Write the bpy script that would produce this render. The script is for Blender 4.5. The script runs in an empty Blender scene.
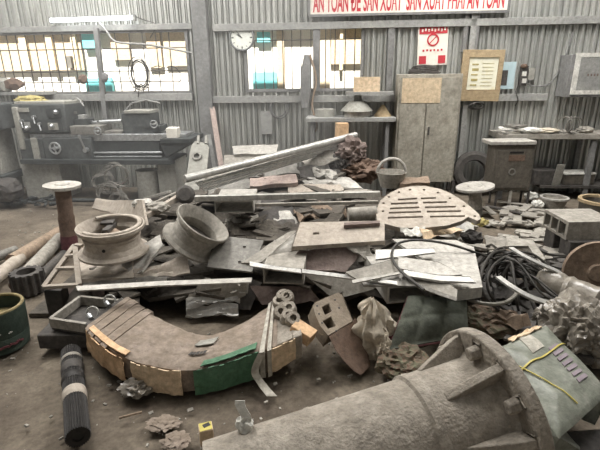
import bpy, math, random
from mathutils import Vector, Matrix, noise
from mathutils.geometry import tessellate_polygon, delaunay_2d_cdt
random.seed(7)
C = bpy.context.scene.collection
R = math.radians
# ------------------------------------------------------------------ camera
PITCH, ROLL, F = R(18.5), R(-0.7), 450.0
EYE = Vector((0, 0, 1.6))
CAM_ROT = Matrix.Rotation(math.pi/2-PITCH, 3, 'X') @ Matrix.Rotation(ROLL, 3, 'Z')
cd = bpy.data.cameras.new('camera'); cam = bpy.data.objects.new('camera', cd); C.objects.link(cam)
cd.sensor_width = 36; cd.lens = 36*F/600; cd.clip_start = .05
cam.matrix_world = Matrix.Translation(EYE) @ CAM_ROT.to_4x4()
bpy.context.scene.camera = cam
# ------------------------------------------------------------------ light
sc = bpy.context.scene
sc.view_settings.view_transform = 'Standard'; sc.view_settings.look = 'None'
sc.view_settings.gamma = 1; sc.view_settings.use_curve_mapping = False
sc.view_settings.exposure = 0.26
w = bpy.data.worlds.new('sky'); sc.world = w; w.use_nodes = True
bg = w.node_tree.nodes['Background']; bg.inputs[0].default_value = (1, .98, .95, 1); bg.inputs[1].default_value = .2
sun = bpy.data.lights.new('sun', 'SUN'); so = bpy.data.objects.new('sun', sun); C.objects.link(so)
sun.energy = 14; sun.angle = R(1); sun.color = (1, .95, .86); so.rotation_euler = (R(38), 0, R(-8))
def overhead_fill(x, y, sx, sy, e, col=(1, .98, .955)):  # added area lamp below the closed roof, stands in for daylight from above
    l = bpy.data.lights.new('overhead_fill', 'AREA'); o = bpy.data.objects.new('overhead_fill', l); C.objects.link(o)
    l.shape = 'RECTANGLE'; l.size = sx; l.size_y = sy; l.energy = e; l.color = col
    o.location = (x, y, 4.55)
OVERHEAD = [(-2.5, 4.5, 1.8, 3.6, 270), (2.2, 4.5, 1.6, 3.4, 275), (-4.6, 4.2, 1.4, 3.2, 75), (0, 1.2, 1.6, 3.0, 16)]  # left-back entry added only to brighten the floor and lathe there
for s in OVERHEAD: overhead_fill(*s)
# ------------------------------------------------------------------ pixel helpers (a ray through the photo to a real place)
def ray(px, py): return (CAM_ROT @ Vector(((px-300)/F, -(py-225)/F, -1))).normalized()
def G(px, py, z=0.0):
    d = ray(px, py); return EYE + d*((z-1.6)/d.z)
def DY(px, py, Y):
    d = ray(px, py); return EYE + d*(Y/d.y)
def hitplane(px, py, pl):
    d = ray(px, py); return EYE + d*((pl[0]-EYE).dot(pl[1])/d.dot(pl[1]))
def plane3(a, b, c):
    A, B, D = [G(*q) for q in (a, b, c)]; return (A, (B-A).cross(D-A).normalized())
WY, YAW = 6.6, R(-5)
WM = Matrix.Translation((0, WY, 0)) @ Matrix.Rotation(YAW, 4, 'Z'); WI = WM.inverted()
WN = (WM.to_3x3() @ Vector((0, 1, 0))).normalized()
def WP(px, py, off=0.0):            # wall-local point (along, depth, height); off is the distance from the wall into the room
    p0 = WM @ Vector((0, -off, 0)); return WI @ hitplane(px, py, (p0, WN))
def lerp(a, b, t): return a+(b-a)*t
def sm(t): t = max(0, min(1, t)); return t*t*(3-2*t)
PROF = [(2.5, 0), (2.78, .20), (2.95, .30), (3.3, .36), (3.8, .43), (4.3, .49), (4.8, .60), (5.2, .68), (5.5, .5), (5.9, .05), (9, 0)]
def prof(y):
    if y <= PROF[0][0]: return 0
    for (a, b), (c, d) in zip(PROF, PROF[1:]):
        if y <= c: return lerp(b, d, (y-a)/(c-a))
    return 0
def H(x, y):
    xl = lerp(-1.75, -1.25, sm((y-3.5)/1.4)); xr = lerp(1.22, .62, sm((y-4.35)/.5))
    return prof(y)*sm((x-xl)/.3+.4)*sm((xr-x)/.3+.4)
def S(px, py, dz=0.0):
    d = ray(px, py); t = 1.5
    while t < 9:
        p = EYE+d*t
        if p.z <= max(H(p.x, p.y)+dz, dz): return p
        t += .006
    return EYE+d*6
# ------------------------------------------------------------------ mesh builder
class MB:
    def __init__(s): s.v = []; s.f = []
    def add(s, vs, fs, M=None):
        n = len(s.v); s.v += [(M @ Vector(v)) if M else Vector(v) for v in vs]
        s.f += [tuple(i+n for i in f) for f in fs]; return s
    def box(s, c, d, M=None):
        x, y, z = c; a, b, e = d[0]/2, d[1]/2, d[2]/2
        vs = [(x+i*a, y+j*b, z+k*e) for i in (-1, 1) for j in (-1, 1) for k in (-1, 1)]
        return s.add(vs, [(0, 1, 3, 2), (4, 6, 7, 5), (0, 4, 5, 1), (2, 3, 7, 6), (0, 2, 6, 4), (1, 5, 7, 3)], M)
    def hexa(s, top, bot):
        n = len(top); vs = list(top)+list(bot)
        return s.add(vs, [tuple(range(n)), tuple(range(2*n-1, n-1, -1))]+[(i, i+n, (i+1) % n+n, (i+1) % n) for i in range(n)])
    def tube(s, pts, r, n=8, closed=False, caps=True, ry=None):
        pts = [Vector(p) for p in pts]; m = len(pts); rs = r if isinstance(r, (list, tuple)) else [r]*m
        vs = []; up = None
        for i, p in enumerate(pts):
            a = pts[(i-1) % m] if (closed or i) else p; b = pts[(i+1) % m] if (closed or i < m-1) else p
            t = (b-a).normalized()
            if up is None:
                up = Vector((0, 0, 1)) if abs(t.z) < .95 else Vector((1, 0, 0))
            u = (up-t*up.dot(t)).normalized(); up = u; q = t.cross(u)
            for k in range(n):
                an = 2*math.pi*k/n+(math.pi/4 if n == 4 else 0)
                vs.append(p+q*(math.cos(an)*rs[i])+u*(math.sin(an)*(ry if ry else rs[i])))
        fs = []
        for i in range(m if closed else m-1):
            j = (i+1) % m
            for k in range(n):
                l = (k+1) % n; fs.append((i*n+k, i*n+l, j*n+l, j*n+k))
        if caps and not closed:
            fs.append(tuple(range(n-1, -1, -1))); fs.append(tuple((m-1)*n+k for k in range(n)))
        return s.add(vs, fs)
    def cyl(s, a, b, r0, r1=None, n=24): return s.tube([a, b], [r0, r0 if r1 is None else r1], n)
    def rev(s, prof_, n=40, M=None, closed=True):      # closed profile of (radius, height) about z
        vs = []; fs = []; m = len(prof_)
        for k in range(n):
            a = 2*math.pi*k/n
            vs += [(r*math.cos(a), r*math.sin(a), z) for r, z in prof_]
        for k in range(n):
            l = (k+1) % n
            for i in range(m if closed else m-1):
                j = (i+1) % m; fs.append((k*m+i, l*m+i, l*m+j, k*m+j))
        return s.add(vs, fs, M)
    def poly(s, outer, holes, t, M=None):              # flat outline with holes, thickness t below z = 0
        loops = [outer]+list(holes); flat = [p for l in loops for p in l]
        tri = tessellate_polygon([[Vector((p[0], p[1], 0)) for p in l] for l in loops])
        n = len(flat)
        if holes:                                      # constrained triangulation copes with many holes
            ed = []; o = 0
            for l in loops: ed += [(o+i, o+(i+1) % len(l)) for i in range(len(l))]; o += len(l)
            r = delaunay_2d_cdt([Vector((p[0], p[1])) for p in flat], ed, [], 0, 1e-7)
            def inside(x, y):
                c_ = False
                for l in loops:
                    for (x0, y0), (x1, y1) in zip(l, l[1:]+l[:1]):
                        if (y0 > y) != (y1 > y) and x < (x1-x0)*(y-y0)/(y1-y0)+x0: c_ = not c_
                return c_
            if len(r[0]) == n:
                tri = [tuple(r[3][i][0] for i in f) for f in r[2]]
                tri = [f for f in tri if inside(sum(flat[i][0] for i in f)/3, sum(flat[i][1] for i in f)/3)]
        vs = [(p[0], p[1], 0) for p in flat]+[(p[0], p[1], -t) for p in flat]
        fs = []
        for a, b, c in tri:
            A, B, D = flat[a], flat[b], flat[c]
            if (B[0]-A[0])*(D[1]-A[1])-(B[1]-A[1])*(D[0]-A[0]) < 0: a, c = c, a
            fs.append((a, b, c)); fs.append((c+n, b+n, a+n))
        o = 0
        for l in loops:
            k = len(l)
            for i in range(k):
                j = (i+1) % k; fs.append((o+i, o+i+n, o+j+n, o+j))
            o += k
        return s.add(vs, fs, M)
    def pix(s, outline, pl, t, holes=()):              # outline seen in the photo, laid on a plane, thickness t away from the eye
        o, nrm = pl
        if nrm.dot(EYE-o) < 0: nrm = -nrm
        u = nrm.orthogonal().normalized(); v = nrm.cross(u)
        M = Matrix.Translation(o) @ Matrix((u, v, nrm)).transposed().to_4x4()
        def q(l):
            r = []
            for p in l:
                h = hitplane(p[0], p[1], pl)-o; r.append((h.dot(u), h.dot(v)))
            return r
        return s.poly(q(outline), [q(h) for h in holes], t, M)
    def grid(s, fn, nx, ny, t):                        # a bent sheet: fn(u, v) -> point, thickness t downwards along the normal
        P = [[Vector(fn(i/nx, j/ny)) for j in range(ny+1)] for i in range(nx+1)]
        top = []; bot = []
        for i in range(nx+1):
            for j in range(ny+1):
                a = P[min(i+1, nx)][j]-P[max(i-1, 0)][j]; b = P[i][min(j+1, ny)]-P[i][max(j-1, 0)]
                n = a.cross(b).normalized()
                if n.z < 0: n = -n
                top.append(P[i][j]); bot.append(P[i][j]-n*t)
        K = len(top); m = ny+1; fs = []
        for i in range(nx):
            for j in range(ny):
                q = (i*m+j, (i+1)*m+j, (i+1)*m+j+1, i*m+j+1)
                fs.append(q); fs.append(tuple(x+K for x in reversed(q)))
        edge = [i*m for i in range(nx+1)]+[nx*m+j for j in range(1, m)]+[i*m+ny for i in range(nx-1, -1, -1)]+[j for j in range(ny-1, 0, -1)]
        for a, b in zip(edge, edge[1:]+edge[:1]): fs.append((a, a+K, b+K, b))
        return s.add(top+bot, fs)
    def blob(s, c, rad, amp=.25, fr=3.0, seed=0, n=3, rot=0, flat=None, soft=False):
        rng = random.Random(seed); s.crumple = 1 if not soft else 0; n = min(n, 4) if not soft else n+1
        import bmesh
        bm = bmesh.new(); bmesh.ops.create_icosphere(bm, subdivisions=n, radius=1)
        vs = []
        for v in bm.verts:
            d = v.co.normalized(); o = Vector((seed*3.1, seed*1.7, 0))
            w_ = Vector((noise.noise(d*fr*.6+o), noise.noise(d*fr*.6+o+Vector((9, 0, 0))), noise.noise(d*fr*.6+o+Vector((0, 9, 0)))))
            k = 1+amp*(.9*noise.noise(d*fr*.8+o)-1.1*abs(noise.noise((d+w_*.7)*fr*1.1+o))+.35-.5*abs(noise.noise((d+w_*.5)*fr*2.2+o))+(0 if soft else rng.uniform(-.22, .22)*(.45 if n > 3 else .8)))
            q = Vector((d.x*rad[0], d.y*rad[1], d.z*rad[2]))*k
            q = Matrix.Rotation(rot, 3, 'Z') @ q+Vector(c)
            if flat is not None: q.z = max(q.z, flat+.002)
            vs.append(q)
        bm.faces.ensure_lookup_table(); fs = [tuple(v.index for v in f.verts) for f in bm.faces]; bm.free()
        return s.add(vs, fs)
def spline(pts, k=6, closed=False):
    P = [Vector(p) for p in pts]; n = len(P); out = []
    for i in range(n if closed else n-1):
        a, b, c, d = (P[(i-1) % n], P[i], P[(i+1) % n], P[(i+2) % n]) if closed else (P[max(i-1, 0)], P[i], P[i+1], P[min(i+2, n-1)])
        for j in range(k):
            t = j/k; out.append(.5*((2*b)+(c-a)*t+(2*a-5*b+4*c-d)*t*t+(3*b-a-3*c+d)*t**3))
    if not closed: out.append(P[-1])
    return out
# ------------------------------------------------------------------ objects
POS = {}
def thing(name, label, cat, loc, group=None):
    o = bpy.data.objects.new(name, None); C.objects.link(o); o.location = loc; o.empty_display_size = .05
    POS[o.name] = Vector(loc); tag(o, label, cat, group); return o
def tag(o, label=None, cat=None, group=None, kind=None):
    for k, v in (('label', label), ('category', cat), ('group', group), ('kind', kind)):
        if v: o[k] = v
    return o
def mesh(name, mb, m, parent=None, bev=0, label=None, ang=35):
    me = bpy.data.meshes.new(name); xs = [v.x for v in mb.v]; ys = [v.y for v in mb.v]; zs = [v.z for v in mb.v]
    o0 = Vector(((min(xs)+max(xs))/2, (min(ys)+max(ys))/2, min(zs)))
    me.from_pydata([v-o0 for v in mb.v], [], mb.f); me.materials.append(m)
    me.polygons.foreach_set('use_smooth', [True]*len(me.polygons)); me.update(); me.set_sharp_from_angle(angle=R(16 if getattr(mb, 'crumple', 0) else ang))
    o = bpy.data.objects.new(name, me); C.objects.link(o); POS[o.name] = o0
    if parent: o.parent = parent; o.location = o0-POS[parent.name]
    else: o.location = o0
    if bev:
        b = o.modifiers.new('edge', 'BEVEL'); b.width = bev; b.segments = 2; b.limit_method = 'ANGLE'; b.angle_limit = R(40)
    if label: o['label'] = label
    return o
def solo(name, mb, m, label, cat, group=None, bev=0, kind=None):
    return tag(mesh(name, mb, m, None, bev), label, cat, group, kind)
def struct(name, mb, m, parent=None, bev=0):
    o = mesh(name, mb, m, parent, bev)
    if not parent: o['kind'] = 'structure'
    return o
def hx(h): return tuple(((c/12.92) if c <= .04045 else ((c+.055)/1.055)**2.4) for c in (int(h[i:i+2], 16)/255 for i in (0, 2, 4)))+(1,)
def mat(name, a, b=None, c=None, rough=.8, metal=0, scale=7, bump=.25, spot=.62, emit=0, stretch=None, spec=.3, fine=60, grit=.3, grit_scale=26):
    if not bump: grit = .06
    m = bpy.data.materials.new(name); m.use_nodes = True; nt = m.node_tree; N = nt.nodes; L = nt.links.new
    p = N['Principled BSDF']; p.inputs['Roughness'].default_value = rough; p.inputs['Metallic'].default_value = metal
    p.inputs['Specular IOR Level'].default_value = spec
    a = hx(a); b = hx(b) if b else a; c = hx(c) if c else b
    c = tuple(.4*c[i]+.3*a[i]+.3*b[i] for i in range(4))
    tc = N.new('ShaderNodeTexCoord'); src = tc.outputs['Object']
    if stretch:
        mp = N.new('ShaderNodeMapping'); mp.inputs['Scale'].default_value = stretch; L(src, mp.inputs['Vector']); src = mp.outputs['Vector']
    n1 = N.new('ShaderNodeTexNoise'); n1.inputs['Scale'].default_value = scale; n1.inputs['Detail'].default_value = 7; n1.inputs['Roughness'].default_value = .62
    L(src, n1.inputs['Vector'])
    r1 = N.new('ShaderNodeValToRGB'); r1.color_ramp.elements[0].position = .36; r1.color_ramp.elements[1].position = .66
    r1.color_ramp.elements[0].color = a; r1.color_ramp.elements[1].color = b; L(n1.outputs['Fac'], r1.inputs['Fac'])
    n2 = N.new('ShaderNodeTexNoise'); n2.inputs['Scale'].default_value = scale*3.3; n2.inputs['Detail'].default_value = 5
    L(src, n2.inputs['Vector'])
    r2 = N.new('ShaderNodeValToRGB'); r2.color_ramp.elements[0].position = spot-.08; r2.color_ramp.elements[1].position = spot+.08
    L(n2.outputs['Fac'], r2.inputs['Fac'])
    mx = N.new('ShaderNodeMix'); mx.data_type = 'RGBA'; L(r2.outputs['Color'], mx.inputs['Factor']); L(r1.outputs['Color'], mx.inputs['A']); mx.inputs['B'].default_value = c
    gn = N.new('ShaderNodeTexNoise'); gn.inputs['Scale'].default_value = grit_scale; gn.inputs['Detail'].default_value = 6; gn.inputs['Roughness'].default_value = .75
    L(tc.outputs['Object'], gn.inputs['Vector']); gr_ = N.new('ShaderNodeMapRange'); L(gn.outputs['Fac'], gr_.inputs['Value'])
    gr_.inputs['From Min'].default_value = .34; gr_.inputs['From Max'].default_value = .66; gr_.inputs['To Min'].default_value = 1-grit; gr_.inputs['To Max'].default_value = 1+grit*.6
    g2 = N.new('ShaderNodeMix'); g2.data_type = 'RGBA'; g2.blend_type = 'MULTIPLY'; g2.inputs['Factor'].default_value = 1
    L(mx.outputs['Result'], g2.inputs['A']); L(gr_.outputs['Result'], g2.inputs['B']); L(g2.outputs['Result'], p.inputs['Base Color'])
    if bump:
        n3 = N.new('ShaderNodeTexNoise'); n3.inputs['Scale'].default_value = fine; n3.inputs['Detail'].default_value = 4; L(src, n3.inputs['Vector'])
        bp = N.new('ShaderNodeBump'); bp.inputs['Strength'].default_value = bump; bp.inputs['Distance'].default_value = .01
        L(n3.outputs['Fac'], bp.inputs['Height']); L(bp.outputs['Normal'], p.inputs['Normal'])
    if emit:
        p.inputs['Emission Color'].default_value = a; p.inputs['Emission Strength'].default_value = emit
    return m
M = {}
def dm(k, *a, **kw): M[k] = mat(k.replace('_', ' '), *a, **kw)
dm('floor_dirt', '564d43', '7d7365', '453d34', scale=1.6, bump=.6, fine=22, rough=.95, spot=.6)
dm('wall_sheet', 'b0b1ac', 'c8c8c2', '97978f', metal=.55, rough=.42, grit=.1, scale=2.2, bump=.05, spot=.63, stretch=(1, 1, .35))
dm('girt_steel', '8b8b88', 'a09f9a', '75736e', scale=4, bump=.1)
dm('post_steel', '6f6f6d', '878684', '5d5a56', scale=4, bump=.1)
dm('dusty_steel', '8b867d', 'a39e94', '666159', scale=6)
dm('pale_steel', 'a5a199', 'bcb8b0', '7d7870', scale=6, metal=.2, rough=.6)
dm('grey_steel', '74716b', '8c8982', '55514b', scale=7, metal=.3, rough=.6)
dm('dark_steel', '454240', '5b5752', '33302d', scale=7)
dm('tan_steel', 'a0968a', 'b4aa9d', '817769', scale=4, bump=.12)
dm('bright_aluminium', 'b0aea8', 'c6c4bd', '8f8c85', scale=6, metal=.5, rough=.45, bump=.1)
dm('aluminium', 'aba9a4', 'c3c1bb', '85827c', scale=9, metal=.5, rough=.48, bump=.15)
dm('cast_iron', '8e867a', 'a49c90', '665f55', scale=9, bump=.7, fine=90)
dm('rough_cast', '857d72', 'a0988b', '534c44', scale=14, bump=1, fine=50)
dm('rust', '665346', '7a675a', '4c3d34', scale=9, bump=.5)
dm('red_rust', '6f615b', '80736c', '544842', scale=9, bump=.3)
dm('deep_red', '61393d', '75494b', '4a2c2e', scale=9)
dm('cardboard', 'c7a47e', 'd6b591', 'a88c6b', scale=6, bump=.1)
dm('pale_cardboard', 'd0b898', 'dfc9ac', 'b39c7d', scale=6, bump=.1)
dm('brown_paper', '7d7062', '93867a', '64584c', scale=9, bump=.7, fine=18)
dm('green_sheet', '4f7459', '5d7f68', '8b9384', scale=5, spot=.68, bump=.1)
dm('white_strap', 'a9a498', 'bab5a9', '837d72', scale=12)
dm('rag_cloth', 'bdb2a0', 'cbc1b0', '8f8576', scale=8, bump=.5, fine=40)
dm('black_rubber', '262422', '322f2d', '3f3b37', scale=9, rough=.6)
dm('cable_black', '2f2d2a', '45423d', '5b564e', scale=9, rough=.5)
dm('hose_grey', '7d796f', '8e8a80', '666157', scale=12, rough=.5)
dm('lathe_paint', '414443', '565958', '343635', scale=6, bump=.15)
dm('lathe_dark', '333635', '444746', '282a29', scale=6, bump=.15)
dm('lathe_pale', '8f8d85', 'a19f96', '77746d', scale=4, bump=.1)
dm('shiny_steel', 'b9bbbb', 'c9cbcb', '8d8e8d', metal=.8, rough=.35, scale=9, bump=.05)
dm('clock_face', 'dfe0d6', 'e6e7de', rough=.4, bump=0)
dm('clock_rim', '6d6f6e', '7b7d7c', rough=.4, bump=0)
dm('black_paint', '252423', '302f2d', rough=.5, bump=0)
dm('sign_white', 'd8d2c6', 'e2ddd2', 'c3bbae', scale=5, bump=0)
dm('sign_red', 'b3353c', 'bd444a', '9d3238', scale=8, bump=0)
dm('wood_frame', '9d8a6c', 'ae9b7c', '87765c', scale=5, stretch=(1, 1, 6), bump=.1)
dm('old_wood', '8a7866', '9d8b78', '6f5f50', scale=5, stretch=(4, 4, 1), bump=.2)
dm('pink_wood', 'a5938a', 'b3a299', '8c7a70', scale=5, stretch=(4, 4, 1), bump=.2)
dm('notice_paper', 'd9d7c2', 'e4e2d0', 'cfc28c', scale=3, bump=0)
dm('pale_blue', 'a9bfc4', 'b8cbcf', rough=.6, bump=0)
dm('locker_paint', '8f8a7e', 'a6a194', '6d665a', scale=3.2, bump=.15, spot=.6)
dm('locker_dark', '57524a', '655f56', '463f38', scale=6, bump=.15)
dm('white_bits', 'c9c7bf', 'd8d6ce', 'a8a49a', scale=9)
dm('bucket_green', '36423a', '465047', '2a302b', scale=8, bump=.3)
dm('bucket_inside', '7f7252', '90835f', '7c6d45', scale=8, bump=.3)
dm('pad_green', '4e5148', '5e6156', '3f423b', scale=9, bump=.3)
dm('pad_red', '573636', '654141', rough=.7)
dm('sack', '75786d', '878a7e', '98968d', scale=7, bump=.25, spot=.6, rough=.45)
dm('yellow', 'b5a653', 'c3b55f', rough=.5, bump=0)
dm('purple_ink', '84797f', '91868c', bump=0)
dm('plastic_film', '7d766b', '9d968b', '615a51', scale=10, rough=.3, bump=1.0, fine=16, spec=.6)
dm('torn_rust', '7c6b5c', '92806e', '564639', scale=9, bump=.5)
dm('grimy_cloth', '5b4a40', '6a6a55', '7b4c44', scale=16, bump=.6, fine=40, spot=.58)
dm('out_white', 'e4e1da', 'efede8', scale=2, bump=0)
dm('out_tan', 'c4b398', 'd3c3a9', 'b6a488', scale=1.5, bump=.1)
dm('out_tan_light', 'dccba9', 'e4d7bd', scale=1.5, bump=.1)
dm('out_cyan', '6fd3dc', '84dde4', scale=3, bump=0)
dm('out_ground', 'c9c5bb', 'd6d3ca', scale=1, bump=.1)
dm('ceiling_sheet', '8f9494', 'a0a4a3', scale=2, bump=0)
dm('tube_glow', 'f4fbff', emit=4, bump=0)
dm('yellow_rag', 'a79a63', 'b5a973', '8b7f50', scale=12)
dm('kraft_paper', 'c6b193', 'd2bfa2', 'ad977a', scale=5, bump=.1)
dm('tan_cast', '7f7364', '948878', '5f554a', scale=8, bump=.5)
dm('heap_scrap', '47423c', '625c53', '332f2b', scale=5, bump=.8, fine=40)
def pt(*q): return [G(*p) for p in q]
# ------------------------------------------------------------------ the setting
def wbox(mb, x0, y0, x1, y1, o0, o1, bot=None):    # a box against the wall whose front (at o1 from the wall) fills a photo rectangle
    a = WP((x0+x1)/2, y0, o1); b = WP((x0+x1)/2, y1, o1); yc = (y0+y1)/2; c = WP(x0, yc, o1); d = WP(x1, yc, o1)
    z0 = b.z if bot is None else bot
    return mb.box(((c.x+d.x)/2, -(o0+o1)/2, (a.z+z0)/2), (d.x-c.x, o1-o0, a.z-z0), WM)
mb = MB()
def ground(u, v):
    x, y = lerp(-7, 7, u), lerp(-2, 7.2, v)
    return (x, y, -.035+.02*noise.noise(Vector((x*1.3, y*1.3, 0)))+.008*noise.noise(Vector((x*7, y*7, 3))))
mb.grid(ground, 130, 90, .1)
floor = struct('floor', mb, M['floor_dirt'])
mb = MB().box((0, 10.5, -.08), (40, 6.4, .1)); struct('floor_outside', mb, M['out_ground'])
# closed unseen roof, keeps the sun out; white panels added under it
mb = MB()
mb.poly([(-9, -4), (9, -4), (9, 8), (-9, 8)], [], .06, Matrix.Translation((0, 0, 4.7)))
struct('ceiling', mb, M['ceiling_sheet'])
for x, y, a, b, e in OVERHEAD:
    mb = MB().box((x, y, 4.62), (a, b, .03)); struct('ceiling_panel', mb, M['out_white'])
# ribbed back wall around the two window openings
W1 = [WP(-34, 62).x, WP(189, 62).x, WP(100, 93).z, WP(100, 32).z]
W2 = [WP(246, 60).x, WP(362, 60).x, WP(300, 90).z, WP(300, 28).z]
PER = .166; RIB = [(0, 0), (.010, -.034), (.034, -.034), (.044, 0), (.060, 0), (.061, .028), (.080, .028), (.081, 0), (.112, 0), (.116, -.022), (.130, -.022), (.134, 0), (.148, 0), (.149, .022), (.160, .022), (.161, 0)]
def ribbed(mb, u0, u1, z0, z1):
    ks = []; k = math.floor(u0/PER)
    while k*PER < u1:
        for a, b in RIB:
            u = k*PER+a
            if u0 < u < u1: ks.append((u, b))
        k += 1
    def yat(u):
        f = u % PER; R_ = RIB+[(PER, 0)]
        for (a, b), (c, d) in zip(R_, R_[1:]):
            if a <= f <= c: return lerp(b, d, (f-a)/(c-a))
        return 0
    ks = [(u0, yat(u0))]+ks+[(u1, yat(u1))]
    n = len(ks); vs = [(u, y, z) for z in (z0, z1) for u, y in ks]+[(u, y+.04, z) for z in (z0, z1) for u, y in ks]
    fs = [(i, i+1, n+i+1, n+i) for i in range(n-1)]+[(2*n+i, 3*n+i, 3*n+i+1, 2*n+i+1) for i in range(n-1)]
    mb.add(vs, fs, WM)
mb = MB(); U0, U1, Z0, Z1 = -6.5, 6.5, -.04, 4.6
ribbed(mb, U0, W1[0], Z0, Z1)
ribbed(mb, W1[0], W1[1], Z0, W1[2]); ribbed(mb, W1[0], W1[1], W1[3], Z1)
ribbed(mb, W1[1], W2[0], Z0, Z1)
ribbed(mb, W2[0], W2[1], Z0, W2[2]); ribbed(mb, W2[0], W2[1], W2[3], Z1)
ribbed(mb, W2[1], U1, Z0, Z1)
struct('wall_back', mb, M['wall_sheet'])
# girts and posts
def trim(k, m, *a, bev=.004):
    b = MB(); wbox(b, *a); struct('trim_%d' % k, b, M[m], None, bev)
trim(1, 'girt_steel', 212, 19.5, 640, 27, .024, .085)
trim(2, 'girt_steel', 212, 95, 548, 102, .024, .085)
trim(3, 'post_steel', 196, -60, 210, 210, .024, .13)
trim(4, 'girt_steel', 40, 94, 192, 101, .024, .12)
trim(5, 'girt_steel', 0, 25, 192, 31, .024, .07)
trim(6, 'post_steel', 385, 20, 391, 190, .024, .075)
trim(7, 'girt_steel', 466, -40, 471.5, 192, .024, .085)
mb = MB()
for x0, x1 in ((473, 481), (485, 493)):
    a, b = WP((x0+x1)/2, -60, .17), WP((x0+x1)/2, 60, .17)
    zb = WP(477, 52, .09).z; mb.cyl(WM @ Vector((a.x, -.05, zb)), WM @ Vector((a.x, -.05, a.z)), .034, n=16)
struct('trim_8', mb, M['post_steel'])
# slanted post in front of the left window
mb = MB(); a, b = WP(96, 28, .1), WP(114, 196, .1)
mb.tube([WM @ a, WM @ b], .045, 4); struct('trim_9', mb, M['post_steel'])
# window frames and grilles
def window(n, W, vb, hb, frame=.04):
    u0, u1, z0, z1 = W; f = MB(); mat_ = M['post_steel']
    for (cx, cz, sx, sz) in (((u0+u1)/2, z0, u1-u0+frame, frame), ((u0+u1)/2, z1, u1-u0+frame, frame), (u0, (z0+z1)/2, frame, z1-z0), (u1, (z0+z1)/2, frame, z1-z0)):
        f.box((cx, -.005, cz), (sx, .07, sz), WM)
    o = struct('window_%d' % n, f, mat_)
    g = MB()
    for px in vb:
        u = WP(px, 60, .02).x; g.tube([WM @ Vector((u, -.02, z0)), WM @ Vector((u, -.02, z1))], .0075, 6)
    for py in hb:
        z = WP((-100 if n == 1 else 300) if False else 100 if n == 1 else 300, py, .02).z
        g.tube([WM @ Vector((u0, -.03, z)), WM @ Vector((u1, -.03, z))], .008, 6)
    mesh('window_grille', g, M['dark_steel'], o)
    return o
window(1, W1, [-26, -17, -8, 2, 11, 20, 29.5, 38.5, 48, 57, 66, 75, 84, 118, 132, 145, 158, 171], [49, 71.5, 82])
window(2, W2, [255, 264, 273, 283, 292, 301, 311, 325.5, 335, 345, 354.5], [40])
mb = MB(); wbox(mb, 313, 28, 320, 91, .02, .07); struct('trim_10', mb, M['post_steel'])
# ---------------------------------------------------------------- beyond the windows
FY = 10.6
def fb(mb, x0, y0, x1, y1, d0=0, d1=.1):
    a, b = DY((x0+x1)/2, y0, FY-d1), DY((x0+x1)/2, y1, FY-d1); c, d = DY(x0, (y0+y1)/2, FY-d1), DY(x1, (y0+y1)/2, FY-d1)
    mb.box(((c.x+d.x)/2, FY-(d0+d1)/2, (a.z+b.z)/2), (d.x-c.x, d1-d0, a.z-b.z)); return mb
bd = thing('building', 'sunlit cream and white building seen through the barred windows', 'building', (-2.5, FY, 0))
mesh('facade', MB().box((0, FY+.2, 2.2), (26, .3, 4.6)), M['out_white'], bd)
for x0, y0, x1, y1, m in ((-60, 10, 80, 71, 'out_tan'), (110, 20, 128, 60, 'out_tan'), (146, 14, 160, 68, 'out_tan'), (163, 14, 200, 66, 'out_tan'), (277, 14, 284, 92, 'out_tan'), (318, 16, 330, 92, 'out_tan_light'), (331, 10, 372, 64, 'out_tan')):
    mesh('wall_panel', fb(MB(), x0, y0, x1, y1, -.02, .06), M[m], bd)
for x0, x1 in ((-30, -20), (18, 25), (45, 51), (70, 75), (340, 343)):
    mesh('pilaster', fb(MB(), x0, 8, x1, 70, .02, .14), M['out_tan_light'], bd)
for x0, y0, x1, y1 in ((81, 20, 95, 48), (86, 78, 112, 96), (257, 32, 270, 42), (253, 72, 277, 98)):
    mesh('cyan_panel', fb(MB(), x0, y0, x1, y1, -.02, .09), M['out_cyan'], bd, label='bright cyan panel')
mesh('meter_box', fb(MB(), 66, 56, 71, 68, .06, .2), M['grey_steel'], bd)
mesh('roof_eave', fb(MB(), -80, -2, 700, 8, .0, .5), M['out_tan'], bd)
# ---------------------------------------------------------------- things on the back wall
def wt(name, label, cat, px, py, off=.03, group=None):
    return thing(name, label, cat, WM @ WP(px, py, off), group)
# fluorescent lamp
a, b = WP(50, 20.5, .16), WP(134, 17.5, .16)
A, B = WM @ a, WM @ b
lamp = thing('tube_lamp', 'lit fluorescent tube lamp hanging above the left window', 'lamp', (A+B)/2)
mesh('tube', MB().cyl(A+(B-A)*.01, A+(B-A)*.99, .027, n=16), M['tube_glow'], lamp)
d = (B-A).normalized()
mesh('housing', MB().tube([A+Vector((0, .085, .01)), B+Vector((0, .085, .01))], .03, 4), M['post_steel'], lamp)
for p in (A, B): mesh('socket', MB().box((p.x, p.y+.02, p.z), (.03, .07, .08)), M['girt_steel'], lamp)
tl = bpy.data.lights.new('tube_light', 'AREA'); to = bpy.data.objects.new('tube_light', tl); C.objects.link(to)
tl.shape = 'RECTANGLE'; tl.size = 1.05; tl.size_y = .05; tl.energy = 1; to.location = (A+B)/2+Vector((0, -.03, -.04)); to.rotation_euler = (R(20), 0, YAW)
mb = MB().tube(spline([WM @ WP(134, 16, .12), WM @ WP(144, 20, .06), WM @ WP(156, 25, .06), WM @ WP(150, 38, .06)]), .006, 6)
solo('lamp_cord', mb, M['cable_black'], 'thin black cord sagging from the fluorescent lamp end to the wall', 'cable')
mb = MB().tube(spline([WM @ WP(99, 22, .14), WM @ WP(107, 32, .16), WM @ WP(117, 42, .16), WM @ WP(150, 45, .16), WM @ WP(192, 53, .16)]), .014, 8)
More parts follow.
